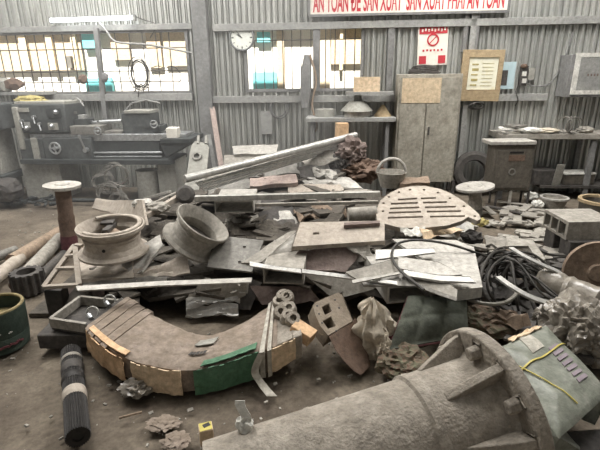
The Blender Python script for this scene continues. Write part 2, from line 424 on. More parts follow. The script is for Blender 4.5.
solo('conduit_pipe', mb, M['girt_steel'], 'slim grey conduit running across the top of the mesh window', 'pipe')
# clock
p = WP(241.5, 37.5, .07); CM = WM @ Matrix.Translation((p.x, 0, p.z)) @ Matrix.Rotation(R(90), 4, 'X')
ck = wt('wall_clock', 'round white wall clock with grey rim beside the window', 'clock', 241.5, 51)
mesh('clock_rim', MB().rev([(.150, .02), (.172, .02), (.175, .07), (.162, .078), (.150, .066)], 40, CM), M['clock_rim'], ck)
mesh('clock_face', MB().rev([(0, .02), (.152, .02), (.152, .056), (0, .056)], 40, CM), M['clock_face'], ck)
tk = MB()
for i in range(12):
    tk.box((0, .128, .058), (.008 if i % 3 else .014, .022 if i % 3 else .03, .003), CM @ Matrix.Rotation(i*math.pi/6, 4, 'Z'))
mesh('hour_marks', tk, M['black_paint'], ck)
mesh('hour_hand', MB().box((0, .034, .0615), (.012, .078, .003), CM @ Matrix.Rotation(R(58), 4, 'Z')), M['black_paint'], ck)
mesh('minute_hand', MB().box((0, .05, .0655), (.008, .11, .003), CM @ Matrix.Rotation(R(40), 4, 'Z')), M['black_paint'], ck)
# lettering helper
def text(name, body, x, z, size, width, m, parent, off, squeeze=1.0):
    cu = bpy.data.curves.new(name, 'FONT'); cu.body = body; cu.size = size; cu.align_x = 'CENTER'; cu.extrude = .001; cu.offset = .005
    tmp = bpy.data.objects.new('lettering_curve', cu); C.objects.link(tmp)
    bpy.context.view_layer.update(); wd = tmp.dimensions.x
    me = bpy.data.meshes.new_from_object(tmp.evaluated_get(bpy.context.evaluated_depsgraph_get())); me.materials.clear(); me.materials.append(m)
    bpy.data.objects.remove(tmp); bpy.data.curves.remove(cu); o = bpy.data.objects.new(name, me); C.objects.link(o)
    loc = WM @ Vector((x, -off, z)); o.parent = parent; o.location = loc-POS[parent.name]
    o.rotation_euler = (R(90), 0, YAW); o.scale = (width/wd if width else 1, squeeze, 1); return o
# banner
q0, q1 = WP(310, 14, .10), WP(507, 11, .10); zc = WP(408, 12.6, .10).z
bn = thing('banner_sign', 'long white banner board with red capital lettering across the wall top', 'sign', WM @ Vector(((q0.x+q1.x)/2, -.1, zc)))
mesh('board', MB().box(((q0.x+q1.x)/2, -.095, zc+.19), (q1.x-q0.x, .02, .38), WM), M['sign_white'], bn)
ed = MB(); wd = q1.x-q0.x
ed.box(((q0.x+q1.x)/2, -.1, zc-.012), (wd+.05, .04, .03), WM); ed.box(((q0.x+q1.x)/2, -.1, zc+.39), (wd+.05, .04, .03), WM)
ed.box((q0.x-.012, -.1, zc+.19), (.03, .04, .42), WM); ed.box((q1.x+.012, -.1, zc+.19), (.03, .04, .42), WM)
mesh('frame', ed, M['post_steel'], bn)
text('lettering', 'AN TOÀN ĐỂ SẢN XUẤT  SẢN XUẤT PHẢI AN TOÀN', (q0.x+q1.x)/2, zc+.035, .21, wd*.965, M['sign_red'], bn, .107, 1.45)
# no-smoking poster
a, b = WP(419, 25, .05), WP(446, 65, .05); cx, cz, pw, ph = (a.x+b.x)/2, (a.z+b.z)/2, b.x-a.x, a.z-b.z
ns = thing('safety_poster', 'white poster with red header and red ring symbol above the tall locker', 'poster', WM @ Vector((cx, -.05, b.z)))
PM = WM @ Matrix.Translation((cx, -.05, cz)) @ Matrix.Rotation(R(-1.5), 4, 'Y')
mesh('sheet', MB().box((0, 0, 0), (pw, .012, ph), PM), M['sign_white'], ns)
mesh('header', MB().box((.0, -.008, ph*.375), (pw*.92, .006, ph*.19), PM), M['sign_red'], ns)
hb = MB()
for i in range(8): hb.box((-pw*.36+i*pw*.105, -.0125, ph*.375+(.006 if i % 2 else -.004)), (pw*.05, .003, ph*.07), PM)
mesh('header_marks', hb, M['sign_white'], ns)
mesh('ring_symbol', MB().rev([(.058, -.003), (.078, -.003), (.078, .003), (.058, .003)], 30, PM @ Matrix.Translation((0, -.009, ph*.13)) @ Matrix.Rotation(R(90), 4, 'X')), M['sign_red'], ns)
mesh('ring_slash', MB().box((0, -.009, 0), (.012, .006, .125), PM @ Matrix.Translation((0, 0, ph*.13)) @ Matrix.Rotation(R(45), 4, 'Y')), M['sign_red'], ns)
hb = MB()
for i in range(6): hb.box((-pw*.3+i*pw*.12, -.008, -ph*.13+(.004 if i % 2 else 0)), (pw*.06, .004, ph*.05), PM)
mesh('red_marks', hb, M['sign_red'], ns)
for sx in (-1, 1): mesh('red_block', MB().box((sx*pw*.32, -.008, -ph*.36), (pw*.24, .006, ph*.2), PM), M['sign_red'], ns)
# framed notice
a, b = WP(463, 50, .12), WP(498.5, 101, .12); cx, cz, pw, ph = (a.x+b.x)/2, (a.z+b.z)/2, b.x-a.x, a.z-b.z
fn = thing('notice_board', 'pale wooden framed notice board with cream paper beside the tall locker', 'notice board', WM @ Vector((cx, -.12, b.z)))
PM = WM @ Matrix.Translation((cx, -.12, cz)) @ Matrix.Rotation(R(1), 4, 'Y')
mesh('frame', MB().poly([(-pw/2, -ph/2), (pw/2, -ph/2), (pw/2, ph/2), (-pw/2, ph/2)], [[(-pw*.33, -ph*.27), (pw*.38, -ph*.27), (pw*.38, ph*.36), (-pw*.33, ph*.36)]], .04, PM @ Matrix.Translation((0, -.02, 0)) @ Matrix.Rotation(R(90), 4, 'X')), M['wood_frame'], fn, .004)
mesh('paper', MB().box((pw*.015, .0, ph*.03), (pw*.74, .01, ph*.66), PM), M['notice_paper'], fn)
ln = MB()
for i in range(5): ln.box((-pw*.17+(i % 2)*.006, -.007, ph*(.22-.1*i)), (pw*.16, .003, ph*(.05 if i % 2 else .03)), PM)
for i in range(7): ln.box((pw*.14, -.007, ph*(.24-.072*i)), (pw*.28, .003, .006), PM)
mesh('printed_lines', ln, M['yellow_rag'], fn)
# small blue notice
a, b = WP(499.5, 62, .05), WP(513, 89, .05); cx, cz, pw, ph = (a.x+b.x)/2, (a.z+b.z)/2, b.x-a.x, a.z-b.z
bn2 = thing('paper_notice', 'small pale blue notice with a dark picture right of the framed notice', 'notice', WM @ Vector((cx, -.05, b.z)))
mesh('sheet', MB().box((cx, -.05, cz), (pw, .006, ph), WM), M['pale_blue'], bn2)
mesh('picture', MB().box((cx-pw*.18, -.055, cz-ph*.08), (pw*.5, .004, ph*.56), WM), M['dark_steel'], bn2)
# wall switch and its cable
sw = wt('wall_switch', 'broken wall switch with white terminals and loose wires by the blue notice', 'switch', 525, 88)
mesh('back_box', wbox(MB(), 520.5, 66, 527.5, 86, .02, .08), M['dark_steel'], sw, .004)
for y0 in (71.5, 78.5): mesh('terminal', wbox(MB(), 522.5, y0, 526.5, y0+4.5, .08, .10), M['white_bits'], sw)
mesh('cap', MB().blob(WM @ WP(524, 66, .07), (.045, .04, .03), .15, 2, 3, 2), M['rust'], sw)
mesh('cover', wbox(MB(), 528.5, 68, 534.5, 80, .03, .06), M['lathe_pale'], sw)
mb = MB().tube(spline([WM @ WP(526, 83, .09), WM @ WP(533, 86, .07), WM @ WP(547, 85, .05), WM @ WP(556, 76, .04), WM @ WP(566, 55, .04), WM @ WP(573, 32, .04)]), .009, 7)
solo('wall_cable', mb, M['post_steel'], 'grey cable climbing the wall from the broken switch', 'cable')
mb = MB().tube(spline([WM @ WP(518, 86, .09), WM @ WP(516, 92, .1), WM @ WP(518, 100, .1), WM @ WP(515, 106, .09)]), .006, 6)
solo('loose_wire', mb, M['cable_black'], 'short black wire dangling below the broken switch', 'wire')
# grey control box at the far end
cb = wt('control_box', 'grey control box with white framed panel at the wall end', 'box', 595, 97)
mesh('body', wbox(MB(), 569, 54, 640, 97, .02, .32), M['post_steel'], cb, .006)
a, b = WP(577, 53, .33), WP(640, 94, .33)
mesh('front_frame', MB().poly([(a.x, b.z), (b.x, b.z), (b.x, a.z), (a.x, a.z)], [[(a.x+.06, b.z+.05), (b.x-.06, b.z+.05), (b.x-.06, a.z-.05), (a.x+.06, a.z-.05)]], .03, WM @ Matrix.Translation((0, -.335, 0)) @ Matrix.Rotation(R(90), 4, 'X')), M['white_bits'], cb)
mesh('panel', MB().box(((a.x+b.x)/2, -.325, (a.z+b.z)/2), (b.x-a.x-.1, .01, a.z-b.z-.08), WM), M['girt_steel'], cb)
pm = MB()
for i in range(4): pm.box((WP(588+i*3.2, 75, .33).x, -.333, WP(590, 75, .33).z), (.018, .004, .03), WM)
mesh('red_marks', pm, M['red_rust'], cb)
# wire coils hung on the left window mesh
def coil(name, label, px, py, rx, rz, n, m, r, off, wob=.02, group=None, cat='wire'):
    c = WP(px, py, off); mb = MB()
    for k in range(n):
        ox, oz, q = random.uniform(-wob, wob), random.uniform(-wob, wob), random.uniform(.85, 1.12)
        mb.tube([WM @ Vector((c.x+ox+rx*q*math.cos(t), -off-.012*k, c.z+oz+rz*q*math.sin(t))) for t in [2*math.pi*i/28 for i in range(28)]], r, 6, True)
    return solo(name, mb, m, label, cat, group)
coil('wire_coil', 'dark wire coil hanging on the mesh of the left window', 141, 74, .13, .2, 6, M['cable_black'], .007, .09)
mb = MB()
for a in ((134, 92), (138, 97), (144, 93), (151, 88), (131, 88)): mb.tube(spline([WM @ WP(141, 84, .12), WM @ WP((141+a[0])/2, 87, .13), WM @ WP(a[0], a[1], .135)]), .006, 6)
solo('wire_tails', mb, M['cable_black'], 'loose ends of wire splayed below the hanging coil', 'wire')
mb = MB().tube(spline([WM @ WP(x, y, .1) for x, y in ((151, 68), (158, 66), (165, 68), (172, 66), (178, 70), (181, 78), (177, 85))]), .006, 6)
solo('wavy_wire', mb, M['cable_black'], 'thin wavy wire on the window mesh right of the coil', 'wire')
coil('hanging_hoop', 'thin grey hoop of cable hung on the ribs below the barred window', 279, 108, .12, .13, 2, M['post_steel'], .009, .06, .006, cat='cable')
coil('coiled_cable', 'small tangle of black cable hooked beside the wooden frame post', 476, 105, .09, .04, 5, M['cable_black'], .008, .10, .02, cat='cable')
for i, (x, y, s) in enumerate(((83, 79, .06), (105, 77, .05))):
    solo('hung_scrap', MB().blob(WM @ WP(x, y, .13), (s, .05, s*1.2), .3, 2.2, i+4, 2), M['rust' if i == 0 else 'post_steel'],
         ('rust brown lump tied to the left window bars', 'grey lump tied to the slanted post by the mesh window')[i], 'scrap')
mb = MB(); a = WM @ WP(305, 108, .16); b = WM @ WP(307, 55, .12)
mb.tube([a, a+(b-a)*.4, a+(b-a)*.75, b], [.05, .075, .07, .04], 8)
solo('hanging_cloth', mb, M['post_steel'], 'long grey rag hanging beside the barred window mullion', 'rag')
mb = MB().tube(spline([WM @ WP(x, y, .14) for x, y in ((310, 55), (316, 80), (312, 105), (317, 126), (312, 135))]), .016, 8)
solo('hanging_rope', mb, M['old_wood'], 'frayed brown rope hanging along the window mullion', 'rope')
# plates and boards leaning at the wall
solo('wall_plate', wbox(MB(), 261, 111, 272, 134, .04, .06), M['girt_steel'], 'plain pale grey plate fixed low on the ribs below the clock window', 'plate')
mb = MB(); a0, a1 = WM @ WP(212, 107, .10), WM @ WP(222, 172, .5)
mb.tube([a0, a1], .05, 4, ry=.02); solo('wood_plank', mb, M['pink_wood'], 'pinkish wooden plank leaning on the steel post', 'plank')
mb = MB(); a0, a1 = WM @ WP(209, 135, .16), WM @ WP(216, 178, .5)
mb.tube([a0, a1], .035, 4, ry=.02); solo('angle_bar', mb, M['girt_steel'], 'grey steel bar leaning beside the pinkish plank', 'bar')

# dust hanging in the workshop air
hm = bpy.data.materials.new('dust haze'); hm.use_nodes = True; nt = hm.node_tree
nt.nodes.remove(nt.nodes['Principled BSDF']); vs_ = nt.nodes.new('ShaderNodeVolumeScatter')
vs_.inputs['Color'].default_value = (.93, .92, .90, 1); vs_.inputs['Density'].default_value = .042; vs_.inputs['Anisotropy'].default_value = .2
nt.links.new(vs_.outputs['Volume'], nt.nodes['Material Output'].inputs['Volume'])
hz = solo('dust_haze', MB().box((-2.9, 5.0, 2.25), (6.6, 2.5, 4.4)), hm, 'thin dusty haze hanging in the workshop air', 'haze', kind='stuff')
# ---------------------------------------------------------------- lathe on the left
LO = .85
base = WM @ Vector((WP(105, 190, LO).x, -.6, 0))
la = thing('lathe', 'old grey metalworking lathe under the left window', 'lathe', base)
def lp(name, x0, y0, x1, y1, o0, o1, m, bev=.006, parent=la, bot=None): return mesh(name, wbox(MB(), x0, y0, x1, y1, o0, o1, bot), M[m], parent, bev)
hs = lp('headstock', 13, 104, 66, 133, .35, .85, 'lathe_paint', .02)
lp('headstock_cover', 14, 101.5, 64, 106, .37, .83, 'lathe_pale', .01, hs)
for i, (x, y) in enumerate(((34, 117), (40, 124), (22, 121))):
    q = WP(x, y, .87); mesh('gear_lever', MB().cyl(WM @ Vector((q.x, -.85, q.z)), WM @ Vector((q.x, -.90, q.z)), .022, n=14).cyl(WM @ Vector((q.x, -.89, q.z)), WM @ Vector((q.x+.03, -.92, q.z-.08)), .009, n=8), M['shiny_steel'], hs)
q = WP(66, 117, .6)
mesh('chuck', MB().rev([(0, 0), (.16, 0), (.16, .03), (.145, .1), (.145, .14), (.05, .15), (0, .11)], 32, WM @ Matrix.Translation((q.x-.02, -.6, q.z)) @ Matrix.Rotation(R(90), 4, 'Y')), M['shiny_steel'], la)
jw = MB()
for i in range(3): jw.box((.165, .07*math.cos(i*2.1), .07*math.sin(i*2.1)), (.07, .03, .03), WM @ Matrix.Translation((q.x-.02, -.6, q.z)))
mesh('chuck_jaws', jw, M['grey_steel'], la)
lp('front_panel', 16, 120, 62, 132, .85, .862, 'lathe_dark', .004, hs)
for x0, y0, x1, y1, m in ((18, 108, 28, 112, 'lathe_pale'), (46, 108, 60, 117, 'lathe_dark'), (24, 122, 30, 128, 'girt_steel'), (48, 123, 58, 130, 'lathe_pale')):
    lp('name_plate', x0, y0, x1, y1, .85, .872, m, .002, hs)
for x, y in ((52, 126), (27, 128), (56, 112)):
    q = WP(x, y, .88); mesh('control_knob', MB().rev([(0, 0), (.03, 0), (.03, .03), (.012, .05), (0, .05)], 16, WM @ Matrix.Translation((q.x, -.87, q.z)) @ Matrix.Rotation(R(90), 4, 'X')), M['shiny_steel'], hs)
mesh('belt_cover', wbox(MB(), 15, 107, 21, 150, .3, .88), M['lathe_pale'], la, .015)
for x0, y0, x1, y1, o0, o1, m in ((92, 127, 104, 133, .52, .7, 'lathe_paint'), (78, 115, 84, 120, .58, .68, 'girt_steel'), (88, 121, 97, 123.5, .6, .64, 'shiny_steel'), (104, 131, 122, 134.5, .5, .78, 'grey_steel')):
    lp('slide_block', x0, y0, x1, y1, o0, o1, m, .004, la)
for x, y in ((98, 131), (154, 124)):
    q = WP(x, y, .86); HM = WM @ Matrix.Translation((q.x, -.86, q.z)) @ Matrix.Rotation(R(90), 4, 'X')
    mesh('feed_handle', MB().rev([(.045+.008*math.cos(t), .01+.008*math.sin(t)) for t in [i*math.pi/4 for i in range(8)]], 20, HM).cyl(HM @ Vector((-.045, 0, .01)), HM @ Vector((.045, 0, .01)), .007, n=8).cyl(HM @ Vector((0, 0, -.1)), HM @ Vector((0, 0, .02)), .012, n=8), M['shiny_steel'], la)
mesh('coolant_pipe', MB().tube(spline([WM @ WP(68, 126, .5), WM @ WP(66, 108, .45), WM @ WP(76, 98, .5), WM @ WP(84, 106, .58)]), .012, 8), M['girt_steel'], la)
mesh('lamp_arm', MB().tube([WM @ WP(124, 112, .5), WM @ WP(132, 103, .5), WM @ WP(146, 100, .55), WM @ WP(160, 103, .55)], .011, 8), M['girt_steel'], la)
lp('bed', 30, 134, 186, 141, .45, .80, 'shiny_steel', .004)
lp('bed_front', 30, 140, 160, 161, .47, .79, 'lathe_dark', .01)
lp('gearbox', 20, 139, 44, 163, .4, .86, 'lathe_paint', .01)
lv = lp('gear_arm', 32, 138, 38, 161, .86, .89, 'lathe_pale', .006)
lp('apron', 44, 138, 92, 160, .6, .87, 'lathe_paint', .01)
cs = lp('cross_slide', 70, 126, 100, 135, .5, .84, 'grey_steel', .008)
lp('tool_post', 74, 119, 88, 127, .55, .72, 'lathe_dark', .006, cs)
q = WP(56, 148, .9); HM = WM @ Matrix.Translation((q.x, -.9, q.z)) @ Matrix.Rotation(R(90), 4, 'X')
hw = mesh('handwheel', MB().rev([(.072+.012*math.cos(t), .02+.012*math.sin(t)) for t in [i*math.pi/4 for i in range(8)]], 28, HM).cyl(HM @ Vector((-.07, 0, .02)), HM @ Vector((.07, 0, .02)), .01, n=8).cyl(HM @ Vector((0, -.07, .02)), HM @ Vector((0, .07, .02)), .01, n=8).cyl(HM @ Vector((0, 0, -.05)), HM @ Vector((0, 0, .04)), .025, n=12), M['shiny_steel'], la)
q = WP(86, 150, .9); HM = WM @ Matrix.Translation((q.x, -.9, q.z)) @ Matrix.Rotation(R(90), 4, 'X')
mesh('feed_lever', MB().cyl(HM @ Vector((0, 0, -.04)), HM @ Vector((0, 0, .03)), .03, n=14).cyl(HM @ Vector((0, .02, .02)), HM @ Vector((-.03, .17, .05)), .011, n=8).cyl(HM @ Vector((-.03, .17, .05)), HM @ Vector((-.03, .2, .055)), .02, n=10), M['shiny_steel'], la)
for y, r in ((153, .014), (157, .011)):
    a, b = WP(44, y, .83), WP(162, y-.5, .83); mesh('lead_screw', MB().cyl(WM @ a, WM @ b, r, n=10), M['shiny_steel'], la)
ts = lp('tailstock', 122, 113, 152, 135, .5, .78, 'lathe_paint', .015)
lp('quill_cover', 136, 126, 160, 132, .5, .78, 'lathe_dark', .008, ts)
a, b = WP(100, 122, .62), WP(122, 121, .62); mesh('quill', MB().cyl(WM @ a, WM @ b, .028, n=14), M['shiny_steel'], ts)
lp('top_guard', 124, 110.5, 150, 113.5, .5, .8, 'lathe_pale', .004, ts)
lp('chip_pan', 20, 160, 172, 164.5, .35, .95, 'lathe_dark', .004)
lp('pedestal', 24, 164, 62, 200, .4, .85, 'lathe_pale', .015, bot=0)
lp('pedestal', 158, 160, 177, 200, .4, .85, 'lathe_pale', .015, bot=0)
tr = lp('end_tray', 160, 139, 190, 143.5, .4, 1.0, 'lathe_dark', .004)
mb = MB(); a, b, c = WP(160, 143, .98), WP(190, 143, .98), WP(166, 158, .98)
mb.hexa([WM @ Vector((q.x, -.98, q.z)) for q in (a, b, c)], [WM @ Vector((q.x, -.42, q.z)) for q in (a, b, c)]); mesh('tray_bracket', mb, M['lathe_dark'], la)
# the things on and around the lathe
mb = wbox(MB(), 166, 128, 177, 139.5, .75, .9); solo('paper_cup', mb, M['sign_white'], 'white paper box standing on the lathe end tray', 'box', bev=.01)
solo('yellow_rag', MB().blob(WM @ WP(31, 100.5, .6), (.2, .14, .07), .3, 2.5, 4, 3), M['yellow_rag'], 'crumpled yellowish rag on top of the lathe headstock', 'rag')
solo('brown_bundle', MB().blob(WM @ WP(14, 84, .22), (.14, .1, .09), .3, 2.5, 6, 2), M['rust'], 'brown bundle on the window sill above the lathe', 'bundle')
solo('grey_bundle', MB().blob(WM @ WP(4, 86, .22), (.12, .1, .12), .3, 2.5, 8, 2), M['lathe_pale'], 'grey bundle on the window sill at the photo edge', 'bundle')
sh = MB(); wbox(sh, 0, 92, 44, 95, .03, .35); struct('trim_11', sh, M['girt_steel'])
q = WP(148, 180, .75)
mb = MB().rev([(0, 0), (.15, 0), (.15, .40), (.135, .40), (.135, .03), (0, .03)], 32, WM @ Matrix.Translation((q.x, -.75, 0)))
solo('metal_drum', mb, M['lathe_pale'], 'pale open metal drum standing below the lathe bed', 'drum')
random.seed(5)
for i, (x, y, s) in enumerate(((104, 180, .14), (118, 172, .15), (112, 188, .16), (122, 186, .11))):
    q = WP(x, y, .95+.02*i); mb = MB()
    for k in range(6):
        pts = []; ph = random.uniform(0, 6); tx = random.uniform(-.3, .3)
        for j in range(24):
            t = 2*math.pi*j/24; e = s*(1+.15*math.sin(3*t+ph))
            pts.append(WM @ Vector((q.x+e*math.cos(t)+.02*k, -.98-.03*k-.06*i+tx*e*math.sin(t), max(.01, s*.95+(q.z if i < 2 else s)-s+e*math.sin(t)*.9))))
        mb.tube(pts, .0055, 5, True)
    solo('swarf_coil', mb, M['grey_steel'], 'loose grey wire coil in the tangle under the lathe bed', 'wire', 'wire coils under the lathe')
mb = MB(); a, b = WP(72, 197, 1.0), WP(150, 197, 1.0); mb.cyl(WM @ Vector((a.x, -1.0, .03)), WM @ Vector((b.x, -1.0, .03)), .025, n=10)
solo('floor_pipe', mb, M['lathe_dark'], 'thin dark pipe lying on the floor in front of the lathe', 'pipe')
mb = MB()
for k in range(40):
    q = WM @ Vector((WP(lerp(8, 64, random.random()), 200, 1.0).x, -1.0-random.uniform(-.1, .2), random.uniform(.01, .06)))
    mb.box((0, 0, 0), (random.uniform(.03, .12), random.uniform(.02, .08), random.uniform(.01, .04)), Matrix.Translation(q) @ Matrix.Rotation(random.uniform(0, 3), 4, 'Z') @ Matrix.Rotation(random.uniform(-.3, .3), 4, 'X'))
solo('floor_debris', mb, M['lathe_dark'], 'dark metal shavings and offcuts heaped in front of the lathe base', 'debris', kind='stuff')
# machine at the far left edge
mc = thing('drill_press', 'dark grey machine column standing at the left photo edge', 'machine', WM @ Vector((WP(2, 190, .9).x, -.8, 0)))
lp('column', -16, 128, 1, 200, .6, .95, 'lathe_pale', .02, mc, 0); lp('head', -30, 104, 0, 130, .5, 1.0, 'lathe_paint', .02, mc)
lp('work_table', -30, 176, 3, 182, .55, 1.1, 'lathe_dark', .01, mc)
solo('machine_clutter', MB().blob(WM @ WP(3, 190, 1.2), (.22, .18, .15), .35, 2.5, 12, 3, flat=0), M['dark_steel'], 'dark lump of oily machine scrap beside the left machine column', 'scrap')
# ---------------------------------------------------------------- middle bench below the barred window
mb = MB(); wbox(mb, 306, 118, 396, 122, .1, .55)
bh = thing('work_bench', 'cluttered low steel bench in front of the barred window', 'bench', WM @ Vector((WP(352, 130, .4).x, -.35, 0)))
bt = mesh('bench_top', mb, M['girt_steel'], bh, .004); bz = WP(352, 118, .55).z
for x in (312, 388):
    for o in (.15, .48):
        u = WP(x, 118, .5).x; mesh('leg', MB().box((u, -o, bz/2-.02), (.045, .045, bz-.04), WM), M['post_steel'], bh)
def wcyl(mb, px, y0, y1, off, r0, r1=None, n=24, bot=None):
    a, b = WP(px, y0, off), WP(px, y1, off); z = b.z if bot is None else bot
    return mb.cyl(WM @ Vector((a.x, -off, z)), WM @ Vector((a.x, -off, a.z)), r0, r1, n)
gr = thing('bench_grinder', 'grey bench grinder with conical hood on the bench', 'grinder', WM @ Vector((WP(356, 117, .35).x, -.35, bz)))
mesh('body', wcyl(MB(), 357, 110, 118, .35, .17, bot=bz), M['pale_steel'], gr)
mesh('hood', wcyl(MB(), 357, 101, 110.5, .35, .22, .1), M['lathe_pale'], gr)
mesh('post', wcyl(MB(), 358, 91, 102, .35, .05), M['girt_steel'], gr)
mesh('plate', wbox(MB(), 346, 92, 394, 95, .2, .5), M['girt_steel'], gr)
pz = WP(368, 92, .5).z
mb = wbox(MB(), 354, 77, 380, 91.5, .22, .45, bot=pz); solo('cardboard_box', mb, M['pale_cardboard'], 'open tan cardboard box on the grinder plate near the window', 'box')
mb = wcyl(MB(), 383, 105, 118, .3, .12, .02, bot=bz); solo('orange_cone', mb, M['wood_frame'], 'tan pointed cone standing right of the grinder', 'cone')
mb = wcyl(MB(), 325, 109, 118, .3, .13, .13, bot=bz); solo('white_pot', mb, M['lathe_pale'], 'grey cylindrical pot on the bench left of the grinder', 'pot')
mb = wbox(MB(), 337, 124, 348, 137, .6, .75); 
solo('tan_can', wcyl(MB(), 342, 123, 138, .68, .09, .085), M['cardboard'], 'tan tin can perched by the top end of the slanted tube', 'can')
# ---------------------------------------------------------------- tall locker, tyre, table
lk = thing('steel_locker', 'tall rust-streaked beige steel locker with paper taped to its door', 'locker', WM @ Vector((WP(426, 185, .45).x, -.25, 0)))
lz = .2
mesh('body', wbox(MB(), 396, 74, 458, 184, .1, .42, bot=lz), M['locker_paint'], lk, .008)
mesh('door', wbox(MB(), 398.5, 77, 424, 182, .42, .44), M['locker_paint'], lk, .004); dr = mesh('door', wbox(MB(), 425, 77, 456.5, 182, .42, .44), M['locker_paint'], lk, .004)
mesh('handle', wbox(MB(), 428, 127, 429.5, 135, .44, .46), M['dark_steel'], dr)
for x in (400, 454):
    for o in (.14, .38): mesh('leg', MB().box((WP(x, 180, .42).x, -o, .1), (.04, .04, .2), WM), M['dark_steel'], lk)
mesh('taped_paper', wbox(MB(), 402, 78, 441, 103, .441, .446), M['kraft_paper'], lk, label='tan paper sheet taped on the locker doors')
mb = MB(); q = WP(424, 72.5, .27); ztop = WP(426, 74, .42).z
for k in range(6): mb.tube([WM @ Vector((q.x+(.2-.012*k)*math.cos(t)+random.uniform(-.01, .01), -.26+.12*math.sin(t), ztop+.015+.016*k+.008*math.sin(2*t+k))) for t in [2*math.pi*i/28 for i in range(28)]], .009, 6, True)
solo('cable_coil', mb, M['dark_steel'], 'flat coil of dark cable lying on top of the tall locker', 'cable')
q = WP(477, 170, .35); TM = WM @ Matrix.Translation((q.x, -.20, .285)) @ Matrix.Rotation(R(76), 4, 'X')
mb = MB().rev([(.16, -.06), (.23, -.075), (.275, -.05), (.285, 0), (.275, .05), (.23, .075), (.16, .06), (.15, .0)], 40, TM)
solo('old_tyre', mb, M['dark_steel'], 'dusty grey tyre leaning on the wall beside the tall locker', 'tyre')
# tilted grey metal cabinet on legs
ct = G(512, 205, 0); cy = ct.y
gc = thing('metal_cabinet', 'dark grey metal cabinet on thin legs with slotted front', 'cabinet', ct)
def cbx(mb, x0, y0, x1, y1, d0, d1):   # box whose front face lies in the plane y = cy+d0
    a, b = DY((x0+x1)/2, y0, cy+d0), DY((x0+x1)/2, y1, cy+d0); c, d = DY(x0, (y0+y1)/2, cy+d0), DY(x1, (y0+y1)/2, cy+d0)
    return mb.box(((c.x+d.x)/2, cy+(d0+d1)/2, (a.z+b.z)/2), (d.x-c.x, d1-d0, a.z-b.z))
mesh('body', cbx(MB(), 493, 145, 533, 191, 0, .24), M['locker_dark'], gc, .01)
mesh('top', cbx(MB(), 491, 141.5, 537, 145, -.03, .26), M['pale_steel'], gc, .006)
dr = mesh('door', cbx(MB(), 496, 150, 530, 188, -.015, 0), M['locker_dark'], gc, .004)
mesh('slot', cbx(MB(), 510, 151.5, 524, 153.5, -.02, -.014), M['black_paint'], dr)
mesh('label_plate', cbx(MB(), 509, 155, 525, 161, -.02, -.014), M['rust'], dr)
mesh('emblem', MB().rev([(.03, 0), (.045, 0), (.045, .008), (.03, .008)], 20, Matrix.Translation(DY(512, 172, cy-.015)) @ Matrix.Rotation(R(90), 4, 'X')), M['grey_steel'], dr)
for x in (497, 529):
    for dd in (.03, .21):
        p = DY(x, 190, cy+.03); mesh('leg', MB().cyl((p.x, cy+dd, -.03), (p.x, cy+dd, DY(512, 190.5, cy).z), .015, n=8), M['dark_steel'], gc)
mesh('leg', MB().cyl((ct.x-.03, cy+.02, -.03), (ct.x-.03, cy+.02, DY(512, 190.5, cy).z), .02, n=8), M['pale_steel'], gc)
# work table at the right
tb = thing('work_table', 'long grimy work table along the wall at the right', 'table', WM @ Vector((WP(570, 140, .6).x, -.35, 0)))
mesh('table_top', wbox(MB(), 500, 134, 650, 139.5, .04, .52), M['dusty_steel'], tb, .006); tz = WP(575, 134, .52).z
for px in (506, 594):
    for o in (.1, .46): mesh('leg', MB().box((WP(px, 150, .5).x, -o, tz/2-.06), (.06, .06, tz-.06), WM), M['post_steel'], tb)
mesh('lower_shelf', wbox(MB(), 540, 186, 650, 188.5, .08, .5), M['dark_steel'], tb); sz = WP(585, 186, .5).z
def onT(px, off, z): u = WP(px, 136, off).x; return WM @ Vector((u, -off, z))
random.seed(11)
for i, (px, o, sx, sy, a, m, l) in enumerate(((507, .4, .26, .2, .2, 'pale_steel', 'lowest grey sheet in the paper stack at the table end'), (510, .4, .3, .17, -.3, 'white_bits', 'crooked whitish sheet in the paper stack at the table end'), (514, .38, .24, .18, .5, 'grey_steel', 'topmost dark folded sheet of the paper stack at the table end'))):
    mb = MB().grid(lambda u, v: onT(px, o, tz)+Matrix.Rotation(a, 3, 'Z') @ Vector(((u-.5)*sx, (v-.5)*sy, .03+.035*i+.018*noise.noise(Vector((u*4, v*4, i*5))))), 8, 6, .025)
    solo('paper_stack', mb, M[m], l, 'paper')
for i, (px, o, s, m, l) in enumerate(((530, .42, (.15, .1, .04), 'white_bits', 'pale crumpled cloth beside the paper stack on the table'), (545, .4, (.17, .12, .035), 'rag_cloth', 'flat tan rag in the middle of the right table'), (584, .4, (.1, .09, .045), 'dusty_steel', 'dusty tan rag right of the wire reel on the table'))):
    solo('cloth_rag', MB().blob(onT(px, o, tz+s[2]*.9), s, .3, 3, 20+i, 3, flat=tz), M[m], l, 'rag')
q = onT(568, .42, tz); mb = MB()
for k in range(5): mb.tube([q+Matrix.Rotation(.5*k, 3, 'Z') @ Vector((.11*math.cos(t), .05*k-.1, .108+.1*math.sin(t))) for t in [2*math.pi*i/24 for i in range(24)]], .007, 6, True)
solo('wire_reel', mb, M['grey_steel'], 'grey tangled wire reel standing on the right table', 'wire')
mb = MB(); a = onT(556, .35, sz)
solo('dark_crate', MB().box((0, 0, .1), (.3, .25, .2), Matrix.Translation(onT(547, .34, sz))), M['dark_steel'], 'dark crate on the shelf under the right table', 'crate', bev=.01)
solo('low_box', MB().box((0, 0, .07), (.4, .25, .14), Matrix.Translation(onT(582, .32, sz))), M['locker_dark'], 'long low dark box under the table beside the crate', 'box', bev=.01)
